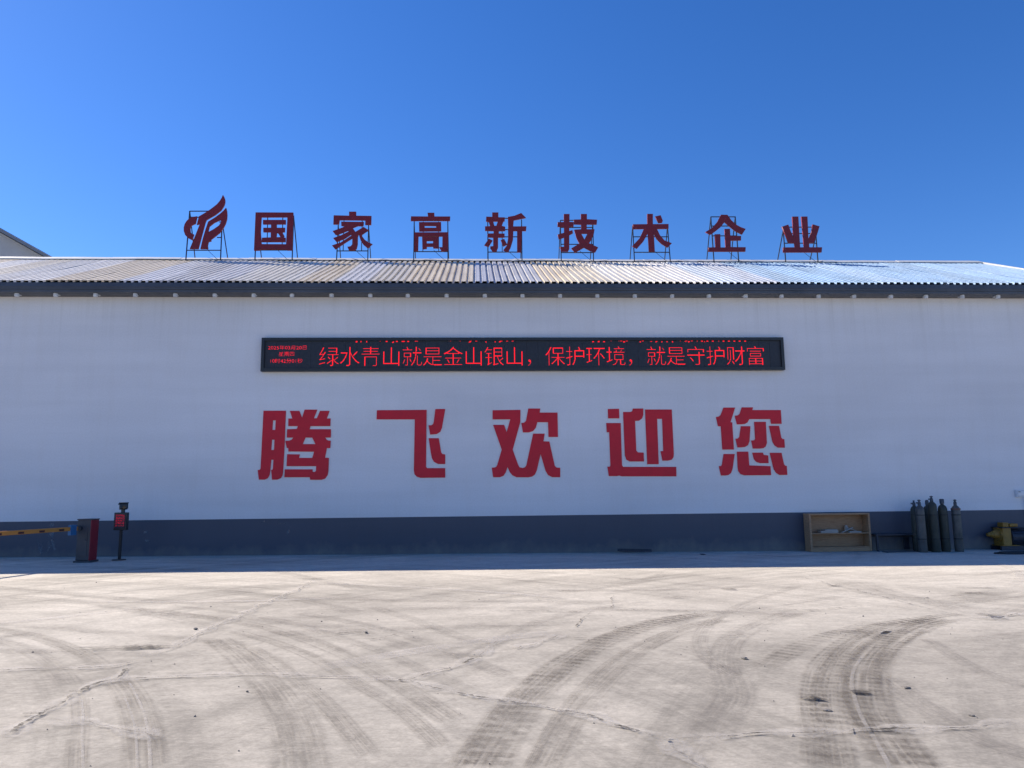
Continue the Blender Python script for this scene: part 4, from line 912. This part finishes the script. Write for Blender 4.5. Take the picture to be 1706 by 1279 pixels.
# socket box on the wall
ux, uz = P(1699, 822, -0.06)
ub = thing('wall_socket_box', 'small pale switch box on the white wall above the yellow machine', 'switch box', (ux + .02, -0.002, uz))
bm = BM(); box(bm, (0, -0.04, 0), (0.26, 0.08, 0.20), bev=0.008); obj('housing', bm, M['pipe'], ub)
bm = BM(); box(bm, (0, -0.086, 0.01), (0.18, 0.012, 0.12), bev=0.003); obj('cover', bm, M['wall'], ub)
bm = BM(); box(bm, (-0.05, -0.094, 0.05), (0.06, 0.010, 0.02)); obj('switch', bm, M['valve'], ub)
bm = BM(); tube(bm, (0.10, -0.03, -0.10), (0.10, -0.03, -1.2), 0.012, 8); obj('conduit', bm, M['pipe'], ub)

# ------------------------------------------------------------ scrap by the wall
for k, (px, py, L2, a, lb) in enumerate(((1048, 919, 1.05, 4, 'longest dark steel strip of the scrap pile by the wall base'), (1060, 920.5, 0.85, -7, 'dark steel strip crossing under the scrap pile front'),
                                         (1052, 922.5, 0.75, -14, 'front dark strip of the scrap pile, tilted to the right'), (1078, 919, 0.5, 10, 'short dark offcut at the right end of the scrap pile'))):
    X, Y = G(px, py); bm = BM(); box(bm, (0, 0, 0.0), (L2, 0.07, 0.035)); box(bm, (0, 0.035, 0.02), (L2, 0.008, 0.05))
    o = obj('steel_strip', bm, M['steel']); o.location = (X, Y, gz(X) + 0.022 + 0.03 * k); o.rotation_euler = (0, R(1.0), R(a)); tag(o, lb, 'scrap metal', 'steel strips by the wall')
def lump(px, py, s, label, m='stone', name='stone'):
    X, Y = G(px, py); bm = BM(); bmesh.ops.create_icosphere(bm, subdivisions=2, radius=1)
    for v in bm.verts: v.co *= random.uniform(0.75, 1.15)
    bmesh.ops.scale(bm, vec=(s[0] * .7, s[1] * .7, s[2] * .6), verts=bm.verts)
    o = obj(name, bm, M[m]); o.location = (X, Y, gz(X) + s[2] * 0.5); o.rotation_euler = (0, 0, random.uniform(0, 3)); tag(o, label, 'stone' if name == 'stone' else 'debris'); return o
lump(1240, 1098, (.055, .035, .022), 'dark flat stone on the open concrete left of the double tyre tracks')
lump(1512, 1147, (.05, .025, .012), 'flat dark stone to the right of the curved tyre tracks')
lump(1619, 1193, (.035, .02, .012), 'small stone near the right edge above the long crack')
lump(1378, 1184, (.05, .04, .014), 'flattened dirt clod lying inside the curved tyre tread marks')
lump(610, 1055, (.04, .03, .025), 'small dark stone beside the short crack near the yard centre')
lump(326, 1049, (.04, .03, .025), 'small dark stone on the concrete at left, above the diagonal joint')
lump(412, 1153, (.018, .014, .012), 'tiny dark pebble below the straight slab joint at left')
lump(182, 926, (.14, .05, .02), 'small white rag on the ground between barrier cabinet and display post', 'paper', 'white_rag')
lump(1171, 924, (.16, .06, .025), 'small dark debris lump on the shaded ground right of the scrap strips', 'rubber', 'debris_lump')

# fine grit over the yard
bm = BM(); rnd = random.Random(11)
for k in range(550):
    X = rnd.uniform(-13, 14); Y = -18.5 + 14 * rnd.random() ** 1.3; s = rnd.uniform(.003, .008) * (1 if rnd.random() < .93 else 2.0)
    vs = [bm.verts.new((X + s * a, Y + s * b, gz(X) + .004 + s * c)) for a, b, c in ((-1, -.7, -.3), (1, -.8, -.3), (.1, 1, -.3), (.1, -.1, .9))]
    for f in ((0, 1, 3), (1, 2, 3), (2, 0, 3)): bm.faces.new([vs[i] for i in f])
o = obj('grit', bm, M['stone']); o['kind'] = 'stuff'; o['label'] = 'fine grit scattered over the concrete yard'; o['category'] = 'grit'
